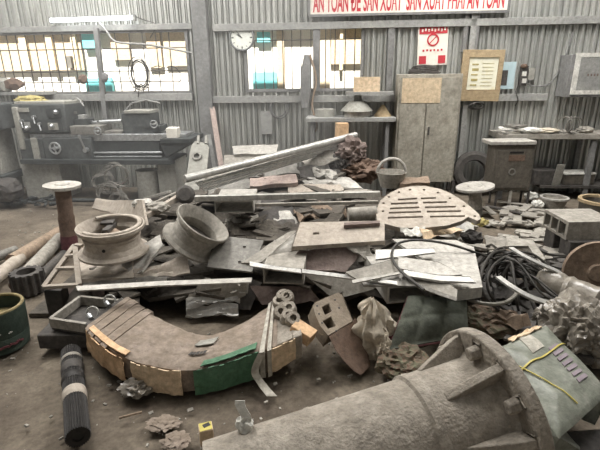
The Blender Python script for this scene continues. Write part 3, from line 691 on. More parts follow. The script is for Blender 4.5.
solo('cover_board', MB().box((0, 0, .15), (.42, .27, .02), Matrix.Translation(onT(582, .32, sz))), M['white_bits'], 'pale lid lying on the long low box', 'lid', bev=.004)
mb = MB().box((0, 0, .14), (.1, .02, .3), Matrix.Translation(onT(564, .47, sz)) @ Matrix.Rotation(R(10), 4, 'X')); solo('leaning_card', mb, M['lathe_pale'], 'narrow pale board leaning upright between the boxes under the table', 'board')
# ---------------------------------------------------------------- the scrap heap
random.seed(3)
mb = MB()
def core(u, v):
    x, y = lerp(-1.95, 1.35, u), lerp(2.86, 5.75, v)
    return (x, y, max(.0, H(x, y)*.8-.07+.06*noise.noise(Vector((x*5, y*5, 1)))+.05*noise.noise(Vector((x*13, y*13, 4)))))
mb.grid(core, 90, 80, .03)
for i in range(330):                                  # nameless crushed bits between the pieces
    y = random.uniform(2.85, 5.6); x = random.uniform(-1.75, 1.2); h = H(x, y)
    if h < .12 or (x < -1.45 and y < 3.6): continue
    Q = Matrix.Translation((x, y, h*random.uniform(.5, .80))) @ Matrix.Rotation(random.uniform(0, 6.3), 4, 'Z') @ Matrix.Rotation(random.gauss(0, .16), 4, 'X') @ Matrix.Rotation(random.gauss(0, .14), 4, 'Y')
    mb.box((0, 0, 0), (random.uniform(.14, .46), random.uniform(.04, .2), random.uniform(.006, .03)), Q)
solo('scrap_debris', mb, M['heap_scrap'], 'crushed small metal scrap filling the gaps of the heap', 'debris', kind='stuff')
# bent plates: four photo corners (px, py, height above the heap), thickness, crumple
def sheet(name, q, t, m, label, cat='plate', cr=.008, n=(10, 8), group=None, curl=0):
    P = [S(*c) for c in q]; sd = random.uniform(0, 50)
    def fn(u, v):
        p = lerp(lerp(P[0], P[1], u), lerp(P[3], P[2], u), v)
        return p+Vector((0, 0, cr*2*noise.noise(Vector((u*3.2, v*3.2, sd)))+cr*noise.noise(Vector((u*8, v*8, sd)))+curl*math.sin(math.pi*v)))
    return solo(name, MB().grid(fn, n[0], n[1], t), M[m], label, cat, group)
def flat(name, outline, pl, t, m, label, cat='plate', holes=(), bev=.003):
    return solo(name, MB().pix(outline, plane3(*pl), t, holes), M[m], label, cat, None, bev)
def zz(px, py, dz): p = S(px, py, dz); return (px, py, p.z)
# layered plates, front row from the left
sheet('floor_pan', [(76, 261, .05), (132, 259, .05), (134, 277, .03), (77, 279, .03)], .03, 'tan_steel', 'rounded tan step plate just under the flat wheel rim', cr=.004)
sheet('long_sheet', [(74, 283, .02), (168, 276, .02), (164, 286, .0), (76, 292, .0)], .012, 'grey_steel', 'long grey sheet edge running below the tan step plate')
sheet('curved_apron', [(118, 262, .06), (160, 234, .1), (163, 244, .1), (142, 272, .05)], .014, 'pale_steel', 'pale curved apron plate right of the flat wheel rim', curl=-.03)
sheet('diagonal_sheet', [(134, 270, .03), (186, 256, .05), (190, 272, .03), (136, 280, .02)], .01, 'tan_steel', 'tan diagonal sheet in front of the pale curved apron', cr=.015)
sheet('tan_plate', [(92, 207, .16), (96, 198, .2), (142, 201, .2), (146, 224, .1)], .02, 'tan_steel', 'tan panel standing behind the flat wheel rim')
flat('edge_strip', [(76, 286), (160, 281), (252, 277.5), (251, 282), (160, 285.5), (78, 290.5)], ((76, 286, .345), (252, 278, .345), (160, 286, .34)), .009, 'pale_steel', 'long bright narrow strip along the heap front left of centre')
flat('punched_plate', [(214, 240), (226, 236), (264, 240), (252, 272), (207, 267)], (zz(214, 240, .1), zz(264, 240, .1), zz(230, 268, .05)), .012, 'grey_steel', 'smooth grey plate with two small holes beside the tilted rim', holes=[[(243, 246), (246, 246), (246, 248), (243, 248)], [(238, 261), (241, 261), (241, 263.5), (238, 263.5)]])
sheet('trough', [(241, 263, .05), (288, 232, .14), (298, 230, .16), (262, 262, .1)], .012, 'dusty_steel', 'narrow dusty trough slanting up to the flat tan plate', cr=.004)
sheet('triangle_sheet', [(262, 262, .1), (298, 231, .16), (298, 247, .1), (268, 264, .04)], .012, 'pale_steel', 'pale folded triangle between the trough and tan plate', cr=.004)
tp = (zz(300, 222, .2), zz(384, 221, .2), zz(340, 245, .16))
cv = thing('cover_plate', 'flat tan cover plate with one slot lying at the heap middle', 'plate', S(340, 240, .15))
mesh('plate', MB().pix([(300, 222), (384, 221), (385, 241), (292, 247)], plane3(*tp), .028, [[(313, 232.5), (319, 232), (319.5, 234), (313, 234.5)]]), M['tan_steel'], cv, .004)
h = MB().pix([(344, 222.5), (380, 220.5), (380, 223), (344, 225)], plane3(zz(344, 222, .225), zz(380, 220, .225), zz(360, 225, .22)), .03); mesh('grip', h, M['red_rust'], cv)
sheet('under_plate', [(262, 250, .06), (312, 250, .08), (314, 263, .05), (262, 264, .04)], .012, 'dusty_steel', 'dusty plate poking out left below the tan cover plate')
sheet('red_beam', [(300, 250, .1), (366, 246, .12), (346, 272, .04), (284, 270, .05)], .02, 'red_rust', 'reddish grey bent panel under the tan cover plate', cr=.012)
sheet('bent_flange', [(346, 247, .13), (368, 244, .14), (374, 258, .09), (366, 259, .09)], .014, 'dusty_steel', 'small bent flange at the right corner of the reddish panel')
flat('bright_strip', [(250, 261.5), (276, 266), (301, 269), (301, 272.5), (274, 269.5), (250, 265.5)], ((250, 262, .415), (301, 269, .41), (275, 270, .40)), .009, 'aluminium', 'bright sheet edge crossing the heap front, left half')
flat('bright_strip', [(302, 269), (350, 275), (397, 281), (397, 284.5), (350, 278.5), (302, 272.5)], ((302, 269, .41), (397, 281, .41), (350, 279, .40)), .009, 'aluminium', 'bright sheet edge crossing the heap front, right half')
def channel(name, a, b, wd, ht, t, m, label, cat='channel', group=None, up=Vector((0, 0, 1)), closed=True):
    """open box section from a to b (bottom centre line), width wd, height ht"""
    a, b = Vector(a), Vector(b); d = (b-a).normalized(); s = d.cross(up).normalized(); u = s.cross(d)
    pr = [(-wd/2, 0), (wd/2, 0), (wd/2, ht), (-wd/2, ht)]; inn = [(-wd/2+t, t), (wd/2-t, t), (wd/2-t, ht-t), (-wd/2+t, ht-t)]
    vs = []
    for e in (a, b):
        for l in (pr, inn): vs += [e+s*x+u*y for x, y in l]
    fs = []
    for i in range(4):
        j = (i+1) % 4
        fs += [(i, j, 8+j, 8+i), (4+i, 12+i, 12+j, 4+j), (i, 4+i, 4+j, j), (8+i, 8+j, 12+j, 12+i)]
    return solo(name, MB().add(vs, fs), M[m], label, cat, group)
def front_box(name, x0, y0, x1, y1, dz, dep, t, m, label, ang=0):
    """a short box section whose open end faces the camera and fills a photo rectangle"""
    p = G((x0+x1)/2, y1, dz) if dz > .15 else S((x0+x1)/2, y1, dz); Y = p.y; a, b = DY(x0, (y0+y1)/2, Y), DY(x1, (y0+y1)/2, Y); zt = DY((x0+x1)/2, y0, Y).z
    d = Vector((math.sin(ang), math.cos(ang), .02))
    return channel(name, (p.x, p.y, p.z), Vector(p)+d*dep, b.x-a.x, zt-p.z, t, m, label, 'box section')
front_box('box_section', 263, 268, 304, 284, .265, .5, .012, 'dusty_steel', 'open box section end left of centre under the bright strip', .1)
front_box('box_section', 386, 285, 431, 302, .255, .5, .012, 'pale_steel', 'open box section end with pale rim at the heap front right', -.15)
front_box('box_section', 215, 201, 254, 213, .02, .4, .010, 'pale_steel', 'flat box section with pale rim beside the tilted rim under the square bar', 0)
sheet('crumpled_channel', [(200, 282, .02), (250, 282, .03), (246, 296, -.08), (186, 300, -.08)], .014, 'dusty_steel', 'dusty channel face hanging at the heap front under the bright strip', cr=.02)
for q, l in (([(186, 297, -.06), (240, 291, -.06), (240, 300, -.1), (186, 309, -.1)], 'upper crinkled aluminium lip at the heap front'), ([(186, 307, -.12), (238, 304, -.12), (238, 314, -.15), (186, 317, -.15)], 'lower crinkled aluminium lip at the heap front')):
    sheet('crinkled_lip', q, .016, 'aluminium', l, cr=.014)
sheet('hanging_plate', [(250, 286, -.02), (308, 286, -.02), (322, 302, -.1), (262, 305, -.1)], .012, 'red_rust', 'dull reddish plate hanging below the centre box section end')
flat('triangle_plate', [(302, 272), (394, 282), (366, 291), (334, 299)], (zz(302, 272, .06), zz(394, 282, .06), zz(334, 299, -.03)), .012, 'dusty_steel', 'triangular dusty plate pointing down at the heap front centre')
sheet('bent_plate', [(240, 280, 0), (262, 282, 0), (250, 310, -.15), (236, 308, -.15)], .015, 'dark_steel', 'dark bent plate right of the crinkled aluminium lips')
# right front of the heap
flat('large_plate', [(392, 239), (456, 240), (474, 247), (482, 287), (456, 290), (430, 264)], ((392, 240, .42), (474, 247, .40), (456, 290, .37)), .014, 'pale_steel', 'large flat pale plate at the right corner of the heap')
flat('white_edge_plate', [(376, 250), (434, 248), (435, 252), (410, 255), (376, 259)], ((376, 250, .47), (434, 248, .46), (376, 259, .45)), .012, 'aluminium', 'bright folded edge right of the tan cover plate')
flat('folded_sheet', [(398, 257), (438, 262), (462, 274), (442, 276), (399, 268)], ((398, 257, .45), (462, 274, .43), (399, 268, .43)), .012, 'pale_steel', 'pale folded sheet lying on the large flat pale plate')
flat('folded_sheet', [(346, 272), (398, 258), (399, 272), (360, 281)], ((346, 272, .43), (398, 258, .45), (399, 272, .41)), .012, 'dusty_steel', 'dusty folded sheet between the bright strip and folded edge')
flat('grey_sheet', [(360, 279), (414, 270), (420, 286), (388, 285), (364, 285)], ((360, 279, .40), (414, 270, .41), (420, 286, .38)), .012, 'grey_steel', 'grey sheet above the pale rimmed box section end')
flat('torn_strip', [(415, 273), (438, 276), (450, 284), (457, 290), (456, 299), (440, 294), (418, 286)], ((415, 273, .42), (457, 288, .40), (420, 288, .38)), .014, 'dusty_steel', 'torn dusty strip in front of the large flat pale plate')
flat('corner_sheet', [(457, 291), (482, 288), (481, 297), (457, 301)], ((457, 291, .365), (482, 288, .365), (457, 301, .30)), .012, 'aluminium', 'aluminium corner sheet at the far right tip of the heap front')
flat('edge_strip', [(352, 280), (400, 271.5), (400, 273.5), (353, 283)], ((352, 280, .425), (400, 272, .43), (353, 283, .42)), .009, 'pale_steel', 'bright turned up edge of folded sheets right of the centre')
flat('edge_strip', [(419, 284), (440, 292), (457, 298), (456, 300.5), (438, 294.5), (418, 287)], ((419, 284, .415), (457, 298, .40), (418, 287, .40)), .009, 'pale_steel', 'bright torn edge just above the pale rimmed box end')
flat('narrow_sheet', [(404, 270), (438, 275), (470, 277), (476, 282), (440, 281), (404, 275)], ((404, 270, .435), (470, 277, .425), (404, 275, .43)), .01, 'aluminium', 'narrow aluminium sheet crossing the large pale plate')
sheet('dark_plate', [(432, 298, -.04), (470, 299, -.06), (468, 312, -.12), (438, 312, -.12)], .012, 'dark_steel', 'dark plate tucked below the right heap corner')
# grate
gp = plane3((380, 216, .50), (474, 216, .47), (425, 188, .60))
out = [(377, 222), (376, 211), (380, 201), (388, 194), (399, 188.5), (412, 186), (426, 186), (440, 189), (452, 194), (463, 201), (472, 208), (479, 214.5), (481, 219), (477, 221), (468, 217), (462, 221), (448, 225), (425, 228), (400, 228)]
holes = []
for i, (y, xl, xm0, xm1, xr) in enumerate(((197.8, 398, 417, 421, 436), (202, 391, 418, 423, 447), (206.6, 390, 419.5, 425, 456), (211, 389, 421, 427, 461), (216, 388, 423, 430, 465))):
    holes.append([(xl, y+.9), (xm0, y-.3), (xm0, y+1.4), (xl, y+2.6)]); holes.append([(xm1, y-.3), (xr, y-1.0), (xr, y+.8), (xm1, y+1.4)])
for x, y in ((383, 211), (383.5, 203), (389, 196.8), (399, 192), (410, 189.5), (424, 189.6), (438, 192.5), (450, 198), (464, 206), (475, 216)):
    holes.append([(x+1.6*math.cos(t), y+.9*math.sin(t)) for t in [i*math.pi/3 for i in range(6)]])
solo('round_grate', MB().pix(out, gp, .035, holes), M['tan_steel'], 'big round cast grate with rows of slots on the heap right', 'grate', None, .003)
sheet('foil_sheet', [(400, 228, .1), (424, 227, .1), (430, 236, .08), (406, 236, .08)], .008, 'white_bits', 'crinkled white sheet under the front of the round grate', cr=.02)
sheet('cream_paper', [(420, 230, .14), (452, 226, .14), (464, 230, .12), (426, 238, .12)], .008, 'pale_cardboard', 'cream torn paper lying before the round grate', cr=.014)
sheet('white_wrap', [(450, 224, .12), (474, 220, .12), (474, 240, .08), (456, 240, .08)], .01, 'bright_aluminium', 'silvery wrapped edge at the right tip of the round grate', cr=.014)
# long bars over the heap
def bar(name, pts, r, m, label, n=4, cat='bar', ry=None): return solo(name, MB().tube(pts, r, n, ry=ry), M[m], label, cat, None, .003)
P0, P1 = S(195, 198.5, .15), S(380, 194, .2)
bar('square_bar', [P0, P1], .034, 'bright_aluminium', 'long pale square bar lying level across the heap')
bar('flat_bar', [S(254, 205, .04), S(378, 202, .06)], .02, 'dusty_steel', 'dusty flat bar just below the long pale square bar')
a, b = S(185, 179, .22), DY(356, 135, 5.45)
bar('round_tube', [a, b], .038, 'bright_aluminium', 'long pale round tube slanting up to the bench', 16, 'tube')
mb = None
for k in range(5):
    a2, b2 = DY(196+2*k, 183+1.9*k, S(192, 186, .16).y+.1), DY(345-3*k, 141+2.4*k, 5.42)
    solo('profile_strip', MB().tube([a2, b2], .017, 4, ry=.011), M['pale_steel' if k % 2 else 'aluminium'], 'thin aluminium profile in the bundle under the slanting tube', 'strip', 'profile bundle under the slanting tube')
# back slabs: corners at explicit distance
def slab(name, q, t, m, label, cat='plate', cr=.01):
    P = [DY(*c) for c in q]; sd = random.uniform(0, 50)
    return solo(name, MB().grid(lambda u, v: lerp(lerp(P[0], P[1], u), lerp(P[3], P[2], u), v)+Vector((0, cr*noise.noise(Vector((u*5, v*5, sd))), cr*1.5*noise.noise(Vector((u*3, v*3, sd))))), 10, 6, t), M[m], label, cat)
slab('grey_slab', [(232, 146, 5.5), (278, 144, 5.5), (276, 153, 5.3), (234, 154, 5.3)], .03, 'pale_steel', 'topmost grey slab at the heap back by the wall')
slab('grey_slab', [(224, 155, 5.35), (268, 152, 5.35), (268, 165, 5.2), (224, 167, 5.2)], .03, 'dusty_steel', 'broad dusty slab in the heap back just below the topmost one')
slab('grey_slab', [(262, 153, 5.42), (302, 150, 5.42), (298, 160, 5.3), (264, 161, 5.3)], .03, 'pale_steel', 'pale slab behind the middle of the slanting tube')
slab('bent_sheet', [(204, 190, 4.75), (248, 178, 4.85), (254, 188, 4.7), (208, 199, 4.6)], .02, 'grey_steel', 'grey bent panel under the left part of the slanting tube')
slab('pale_block', [(250, 178, 4.85), (296, 174, 4.9), (298, 182, 4.7), (250, 186, 4.65)], .05, 'pink_wood', 'pale pinkish block behind the long square bar')
slab('tan_block', [(288, 184, 4.8), (340, 184, 4.8), (344, 190, 4.65), (288, 193, 4.6)], .05, 'tan_steel', 'long tan slab resting right behind the square bar')
slab('dark_sheet', [(296, 164, 5.1), (340, 172, 5.1), (340, 184, 4.9), (300, 176, 4.9)], .02, 'dark_steel', 'dark diagonal sheet at the heap back centre', cr=.03)
slab('grey_sheet', [(240, 168, 5.1), (296, 162, 5.15), (300, 173, 4.95), (244, 178, 4.9)], .02, 'grey_steel', 'grey sheet below the profile bundle', cr=.025)
slab('dusty_sheet', [(300, 157, 5.25), (344, 146, 5.3), (346, 158, 5.15), (306, 168, 5.1)], .015, 'dusty_steel', 'dusty sheet hanging off the upper profile bundle', cr=.03)
slab('curved_scrap', [(312, 168, 5.05), (336, 168, 5.05), (338, 178, 4.9), (314, 176, 4.95)], .03, 'pale_steel', 'short pale curved scrap near the rusty tangle', cr=.04)
slab('pale_plate', [(300, 190, 4.75), (372, 190, 4.75), (376, 200, 4.55), (306, 200, 4.55)], .03, 'dusty_steel', 'dusty panel beneath the right end of the square bar', cr=.015)
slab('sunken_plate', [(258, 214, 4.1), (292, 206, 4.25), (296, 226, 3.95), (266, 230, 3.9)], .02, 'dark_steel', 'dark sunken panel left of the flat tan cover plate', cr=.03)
slab('upright_plate', [(226, 217, 4.05), (258, 215, 4.1), (262, 232, 3.9), (222, 232, 3.9)], .02, 'dusty_steel', 'dusty plate behind the grey plate with two holes', cr=.015)
slab('long_slab', [(206, 172, 5.0), (262, 165, 5.1), (264, 173, 4.95), (208, 181, 4.85)], .03, 'dusty_steel', 'dusty slab poking out below the left half of the profile bundle', cr=.015)
slab('wide_plate', [(208, 199, 4.5), (262, 192, 4.6), (300, 197, 4.5), (250, 206, 4.35)], .018, 'grey_steel', 'wide grey plate running under the left half of the square bar', cr=.02)
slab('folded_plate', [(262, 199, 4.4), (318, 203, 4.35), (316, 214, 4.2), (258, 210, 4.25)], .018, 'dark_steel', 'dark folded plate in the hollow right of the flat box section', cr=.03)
slab('tilted_plate', [(300, 176, 4.95), (350, 178, 4.95), (364, 189, 4.8), (306, 186, 4.8)], .02, 'pale_steel', 'pale tilted plate left of the hoop handled bucket', cr=.025)
slab('corner_plate', [(262, 213, 4.15), (290, 212, 4.15), (300, 224, 3.98), (284, 232, 3.9)], .015, 'pale_steel', 'pale corner of plate showing left of the torn rusty sheet', cr=.02)
slab('ribbed_plate', [(232, 230, 3.85), (262, 226, 3.9), (284, 236, 3.78), (250, 240, 3.75)], .015, 'dusty_steel', 'dusty plate wedged behind the slanting trough', cr=.015)
slab('angle_piece', [(228, 219, 4.0), (240, 214, 4.05), (242, 226, 3.95), (232, 227, 3.95)], .02, 'pale_steel', 'small pale folded angle right of the tilted rim', cr=.02)
slab('torn_sheet', [(294, 209, 4.2), (344, 205, 4.25), (350, 219, 4.0), (300, 222, 3.95)], .012, 'torn_rust', 'torn rusty brown sheet behind the tan cover plate', cr=.07)
mb = MB().tube([S(348, 215, .09), S(376, 213, .10)], .06, 18); solo('short_duct', mb, M['dusty_steel'], 'short dusty round duct left of the round grate', 'duct')
slab('grey_offcut', [(300, 204, 4.4), (350, 201, 4.45), (352, 207, 4.3), (302, 211, 4.25)], .02, 'grey_steel', 'grey offcut just in front of the dusty flat bar', cr=.02)
for i, (x, y, s, m, l) in enumerate(((352, 152, (.17, .14, .15), 'red_rust', 'upper reddish lump of the rusty tangle near the locker'), (362, 170, (.26, .2, .13), 'rust', 'lower brown lump of the rusty tangle near the locker'), (340, 163, (.12, .12, .12), 'dark_steel', 'dark lump left of the rusty tangle'))):
    solo('rusty_lump', MB().blob(DY(x, y, 5.25), s, .45, 3.2, 30+i, 4), M[m], l, 'scrap')
# hoop handled basket and block behind the grate
hb = thing('hoop_bucket', 'dusty bucket with an arched hoop handle behind the round grate', 'bucket', DY(391, 190, 4.75))
q = DY(391, 180, 4.75); A = .15
mesh('body', MB().rev([(.10, 0), (.15, .15), (.16, .15), (.11, -.01)], 28, Matrix.Translation((q.x, q.y, .45))), M['dusty_steel'], hb)
mesh('hoop_handle', MB().tube([(q.x+A*math.cos(t), q.y, .59+.15*math.sin(t)) for t in [math.pi*i/16 for i in range(17)]], .018, 8), M['pale_steel'], hb)
slab('brown_block', [(398, 178, 4.75), (428, 176, 4.75), (430, 182, 4.6), (400, 184, 4.6)], .1, 'torn_rust', 'brown flat block behind the round grate below the locker')
# leaning hitch plate with ring
lp_ = (G(186, 192, .35), (0, 0, 0)); P = [DY(184, 186, 5.25), DY(203, 186, 5.25), DY(209, 144, 5.75), DY(192, 141, 5.75)]
hp = thing('hitch_plate', 'narrow tall plate with a round boss leaning near the lathe', 'plate', P[0])
pl = (P[0], (P[1]-P[0]).cross(P[3]-P[0]).normalized())
mesh('plate', MB().pix([(184, 190), (205, 190), (209, 147), (206, 143), (195, 141), (191, 146)], pl, .03, [[(197+2.6*math.cos(t), 157+3.2*math.sin(t)) for t in [i*math.pi/6 for i in range(12)]]]), M['lathe_pale'], hp, .004)
c = hitplane(197, 157, pl); nz = pl[1] if pl[1].y < 0 else -pl[1]
RM = Matrix.Translation(c) @ nz.to_track_quat('Z', 'Y').to_matrix().to_4x4()
mesh('boss_ring', MB().rev([(.035, -.02), (.06, -.02), (.06, .03), (.035, .03)], 24, RM), M['grey_steel'], hp)
for x in (198, 206): mesh('prong', MB().cyl(hitplane(x, 144, pl), hitplane(x+.6, 136, pl), .02, n=10), M['lathe_pale'], hp)
# clutter between the lathe and the heap
for i, (x0, y0, x1, y1, r, m, l) in enumerate(((146, 216, 185, 193, .03, 'tan_steel', 'tan bar slanting up beside the tilted rim'), (136, 201, 170, 192, .02, 'pale_steel', 'thin pale bar behind the flat wheel rim'), (118, 203, 172, 197, .015, 'dark_steel', 'thin dark rod behind the tan panel'), (150, 205, 188, 188, .018, 'dusty_steel', 'thin dusty rod crossing behind the tilted rim'))):
    bar('loose_bar', [S(x0, y0, .08), S(x1, y1, .1)], r, m, l)
q = S(186, 195, .12); solo('round_flange', MB().rev([(0, 0), (.085, 0), (.085, .03), (.06, .05), (0, .05)], 24, Matrix.Translation(q) @ Matrix.Rotation(R(65), 4, 'X')), M['dark_steel'], 'dark round flange at the left end of the square bar', 'flange')
for i, (x, y, l) in enumerate(((143, 204, 'pale grey casting lump above the flat wheel rim'), (158, 208, 'small dusty casting behind the tan slanting bar'))):
    solo('casting_lump', MB().blob(S(x, y, .1), (.09, .07, .05), .3, 3, 50+i, 3), M['pale_steel' if i == 0 else 'dusty_steel'], l, 'casting')
# ---------------------------------------------------------------- wheel rims
def rim(label, loc, axis, r, h, m):
    o = thing('wheel_rim', label, 'wheel rim', loc, 'truck wheel rims on the heap')
    Q = Matrix.Translation(loc) @ Vector(axis).to_track_quat('Z', 'Y').to_matrix().to_4x4()
    pr = [(1.06, 0), (1.06, .07), (.96, .11), (.90, .14), (.87, .24), (.83, .30), (.825, .56), (.86, .60), (.86, .67), (.825, .70), (.86, .80), (.93, .84), (1.0, .88), (1.01, 1.0), (.97, 1.02)]
    inn = [(.93, .97), (.86, .88), (.80, .76), (.73, .64), (.715, .5), (.745, .34), (.82, .2), (.87, .08), (1.0, 0)]
    mesh('barrel', MB().rev([(a*r, b*h) for a, b in pr+inn], 56, Q), M[m], o, ang=24)
    ring = [(.30, .12), (.60, .12), (.80, .22), (.80, .30), (.58, .20), (.30, .20)]
    mesh('disc', MB().rev([(a*r, b*h) for a, b in ring], 40, Q), M['dark_steel'], o)
    mesh('valve_hole', MB().cyl(Q @ Vector((-.25*r, -.745*r, .42*h)), Q @ Vector((-.27*r, -.80*r, .42*h)), .012, n=10), M['black_paint'], o)
    return o, Q
c = G(114.5, 251, .39); RR = 31.5*(c.y*.948+1.21*.317)/450
r1, Q1 = rim('dusty tan wheel rim lying flat at the heap left', c, (.02, -.05, 1), RR, .205, 'tan_steel')
for i, (x, y, a, l) in enumerate(((-.06, 0, .4, 'rusty bracket lying across inside the flat wheel rim'), (.06, .03, 1.3, 'dark bracket propped inside the flat wheel rim'))):
    mb = MB().box((x, y, .125+.04*i), (.26, .045, .03), Q1 @ Matrix.Rotation(a, 4, 'Z') @ Matrix.Rotation(.12, 4, 'Y')).box((x+.08, y+.03, .135+.04*i), (.08, .09, .02), Q1 @ Matrix.Rotation(a, 4, 'Z'))
    solo('rusty_bracket', mb, M['dark_steel' if i else 'torn_rust'], l, 'bracket', bev=.004)
mb = MB().tube([Q1 @ Vector((.86*RR*math.cos(t), .86*RR*math.sin(t), (.205)+.004)) for t in [R(-150+i*6) for i in range(46)]], .016, 8, ry=.010)
solo('lock_ring', mb, M['tan_steel'], 'split lock ring sitting on the flat wheel rim', 'ring')
c2 = G(190, 243, .42); R2 = .208
rim('grey wheel rim tilted on its side right of the flat one', c2, (.58, -.06, .80), R2, .205, 'dusty_steel')
# ---------------------------------------------------------------- left side: triangular frame, shafts, axle stubs
fr = thing('bracket_frame', 'tan triangular frame of flat bars at the left tip of the heap', 'frame', S(60, 284, .02))
A, B, D = G(44, 287, .22), G(75, 245, .40), G(79, 285, .26); E_ = G(82, 246, .40)
for a, b in ((A, B), (B, D), (A, D), (lerp(A, B, .42), lerp(D, B, .40)), (lerp(A, B, .72), lerp(D, B, .72)), (B, E_)):
    mesh('flat_bar', MB().tube([a, b], .026, 4, ry=.016), M['tan_steel'], fr, .002)
mesh('foot_block', MB().box((0, 0, 0), (.12, .1, .2), Matrix.Translation(G(58, 300, .09))), M['dark_steel'], fr, .006)
solo('angle_plate', MB().hexa([S(60, 283, .03), S(104, 288, .0), S(100, 293, -.04), S(58, 293, -.04)], [S(60, 283, .03)-Vector((0, 0, .05)), S(104, 288, 0)-Vector((0, 0, .05)), S(100, 293, -.04)-Vector((0, 0, .04)), S(58, 293, -.04)-Vector((0, 0, .04))]), M['red_rust'], 'dull reddish flat bar below the triangular frame', 'bar', bev=.004)
# tray behind the wrapped bundle
ty = thing('steel_tray', 'shallow square steel tray by the left end of the wrapped bundle', 'tray', G(75, 318, .05))
zt = .2; T = [G(50, 318, zt), G(80, 296, zt), G(120, 300, zt), G(98, 325, zt)]
T2 = [v-Vector((0, 0, .012)) for v in T]
tb_ = MB(); low = [v-Vector((0, 0, .07)) for v in T]
tb_.hexa(low, [v-Vector((0, 0, .012)) for v in low]); mesh('tray_floor', tb_, M['dark_steel'], ty)
for i in range(4):
    j = (i+1) % 4; mesh('rim', MB().tube([T[i]-Vector((0, 0, .03)), T[j]-Vector((0, 0, .03))], .016, 4, ry=.045), M['dusty_steel'], ty, .003)
mb = MB().box((0, 0, 0), (.5, .32, .1), Matrix.Translation((lerp(T[0].x, T[2].x, .5), lerp(T[0].y, T[2].y, .5), .06))); solo('dark_block', mb, M['dark_steel'], 'dark block under the shallow square tray', 'block', bev=.01)
sh = [((12, 261), (60, 232), .062, 'old_wood', 'brown shaft lying furthest back at the left edge'), ((16, 285), (60, 238), .058, 'dusty_steel', 'grey green shaft lying nearest the toothed gear'), ((-12, 284), (20, 258), .055, 'tan_steel', 'tan shaft at the photo edge behind the toothed gear'), ((-16, 262), (16, 250), .045, 'grey_steel', 'short thin shaft at the left photo edge'), ((28, 288), (64, 254), .04, 'dark_steel', 'thin dark shaft beside the triangular frame')]
for (a, b, r, m, l) in sh:
    A, B = G(a[0], a[1], r-.01), G(b[0], b[1], r-.01); d = (B-A).normalized()
    o = thing('steel_shaft', l, 'shaft', (A+B)/2-Vector((0, 0, r)))
    mesh('body', MB().cyl(A, B, r, n=22), M[m], o); mesh('end_face', MB().cyl(A-d*.012, A, r*.82, n=20), M['rust'], o)
q = G(24, 293, .0); mb = MB(); n = 14; prf = []
for i in range(n):
    for k, rr in ((0, .105), (.22, .125), (.5, .125), (.72, .105)): prf.append((rr*math.cos(2*math.pi*(i+k)/n), rr*math.sin(2*math.pi*(i+k)/n)))
mb.poly(prf, [[(.07*math.cos(2*math.pi*i/20), .07*math.sin(2*math.pi*i/20)) for i in range(20)]], .17, Matrix.Translation((q.x, q.y+.08, .15)))
solo('toothed_gear', mb, M['dark_steel'], 'dark toothed gear standing at the left end of the heap', 'gear')
# axle shafts with round flanges
def axle(label, foot, py_top, r, sr, m, mb_, lean):
    p = G(*foot, 0); top = DY(foot[0]-lean, py_top, p.y); p = Vector((p.x, p.y, -.02))
    o = thing('axle_shaft', label, 'axle', (p.x, p.y, 0)); d = top-p; a = d.normalized()
    Q = Matrix.Translation(top) @ a.to_track_quat('Z', 'Y').to_matrix().to_4x4()
    mesh('flange', MB().rev([(.0, 0), (r*.35, .012), (r*.4, 0), (r, 0), (r, -.025), (sr*1.2, -.05), (0, -.05)], 40, Q), M['pale_steel'], o)
    mesh('shaft', MB().tube([top-a*.04, p+d*.55, p+d*.5, p+d*.22], [sr, sr*.95, sr*1.05, sr], 20), M[m], o)
    mesh('foot_collar', MB().cyl(p+d*.23, p, sr*1.05, sr*1.1, 20), M[mb_], o)
    return o
axle('rusty axle shaft standing upright left of the flat rim, pale disc on top', (70, 247), 184.5, .165, .072, 'rust', 'deep_red', 8)
axle('grey axle shaft standing upright by the metal cabinet, round disc on top', (476, 213), 186, .215, .075, 'dusty_steel', 'grey_steel', 1)
# ---------------------------------------------------------------- right: cables, strips, block, disc
random.seed(21)
mb = MB()
for i in range(150):
    x, y = random.uniform(1.15, 2.3), random.uniform(2.2, 3.7)
    mb.box((0, 0, 0), (random.uniform(.05, .3), random.uniform(.03, .12), random.uniform(.01, .05)), Matrix.Translation((x, y, random.uniform(.01, .09))) @ Matrix.Rotation(random.uniform(0, 6), 4, 'Z') @ Matrix.Rotation(random.gauss(0, .2), 4, 'X'))
solo('floor_scrap', mb, M['dark_steel'], 'dark flat metal scrap strewn under the cable tangle', 'debris', kind='stuff')
mb = MB()
for i in range(170):
    x, y = random.uniform(1.15, 3.0), random.uniform(3.6, 5.5)
    if abs(x-2.1) < .4 and abs(y-4.5) < .1: continue
    mb.box((0, 0, 0), (random.uniform(.04, .35), random.uniform(.02, .14), random.uniform(.006, .03)), Matrix.Translation((x, y, random.uniform(-.005, .03))) @ Matrix.Rotation(random.uniform(0, 6), 4, 'Z') @ Matrix.Rotation(random.gauss(0, .1), 4, 'X'))
solo('floor_offcuts', mb, M['dusty_steel'], 'dusty flat offcuts littering the floor in front of the metal cabinet', 'debris', kind='stuff')
def cable(label, pts, r, m, cat='cable', name='cable', group=None):
    return solo(name, MB().tube(spline([G(*p) for p in pts], 7), r, 7), M[m], label, cat, group)
cable('thin black cable looping over the pale plate towards the tangle', [(424, 290, .42), (398, 268, .44), (392, 253, .47), (399, 243, .48), (420, 240, .49), (448, 244, .46), (474, 252, .4), (500, 262, .3), (530, 280, .2)], .009, 'cable_black')
cable('grey hose curving under the right heap corner', [(450, 288, .3), (470, 300, .26), (490, 304, .24), (506, 302, .24), (516, 294, .26), (514, 286, .28)], .012, 'hose_grey', 'hose', 'hose')
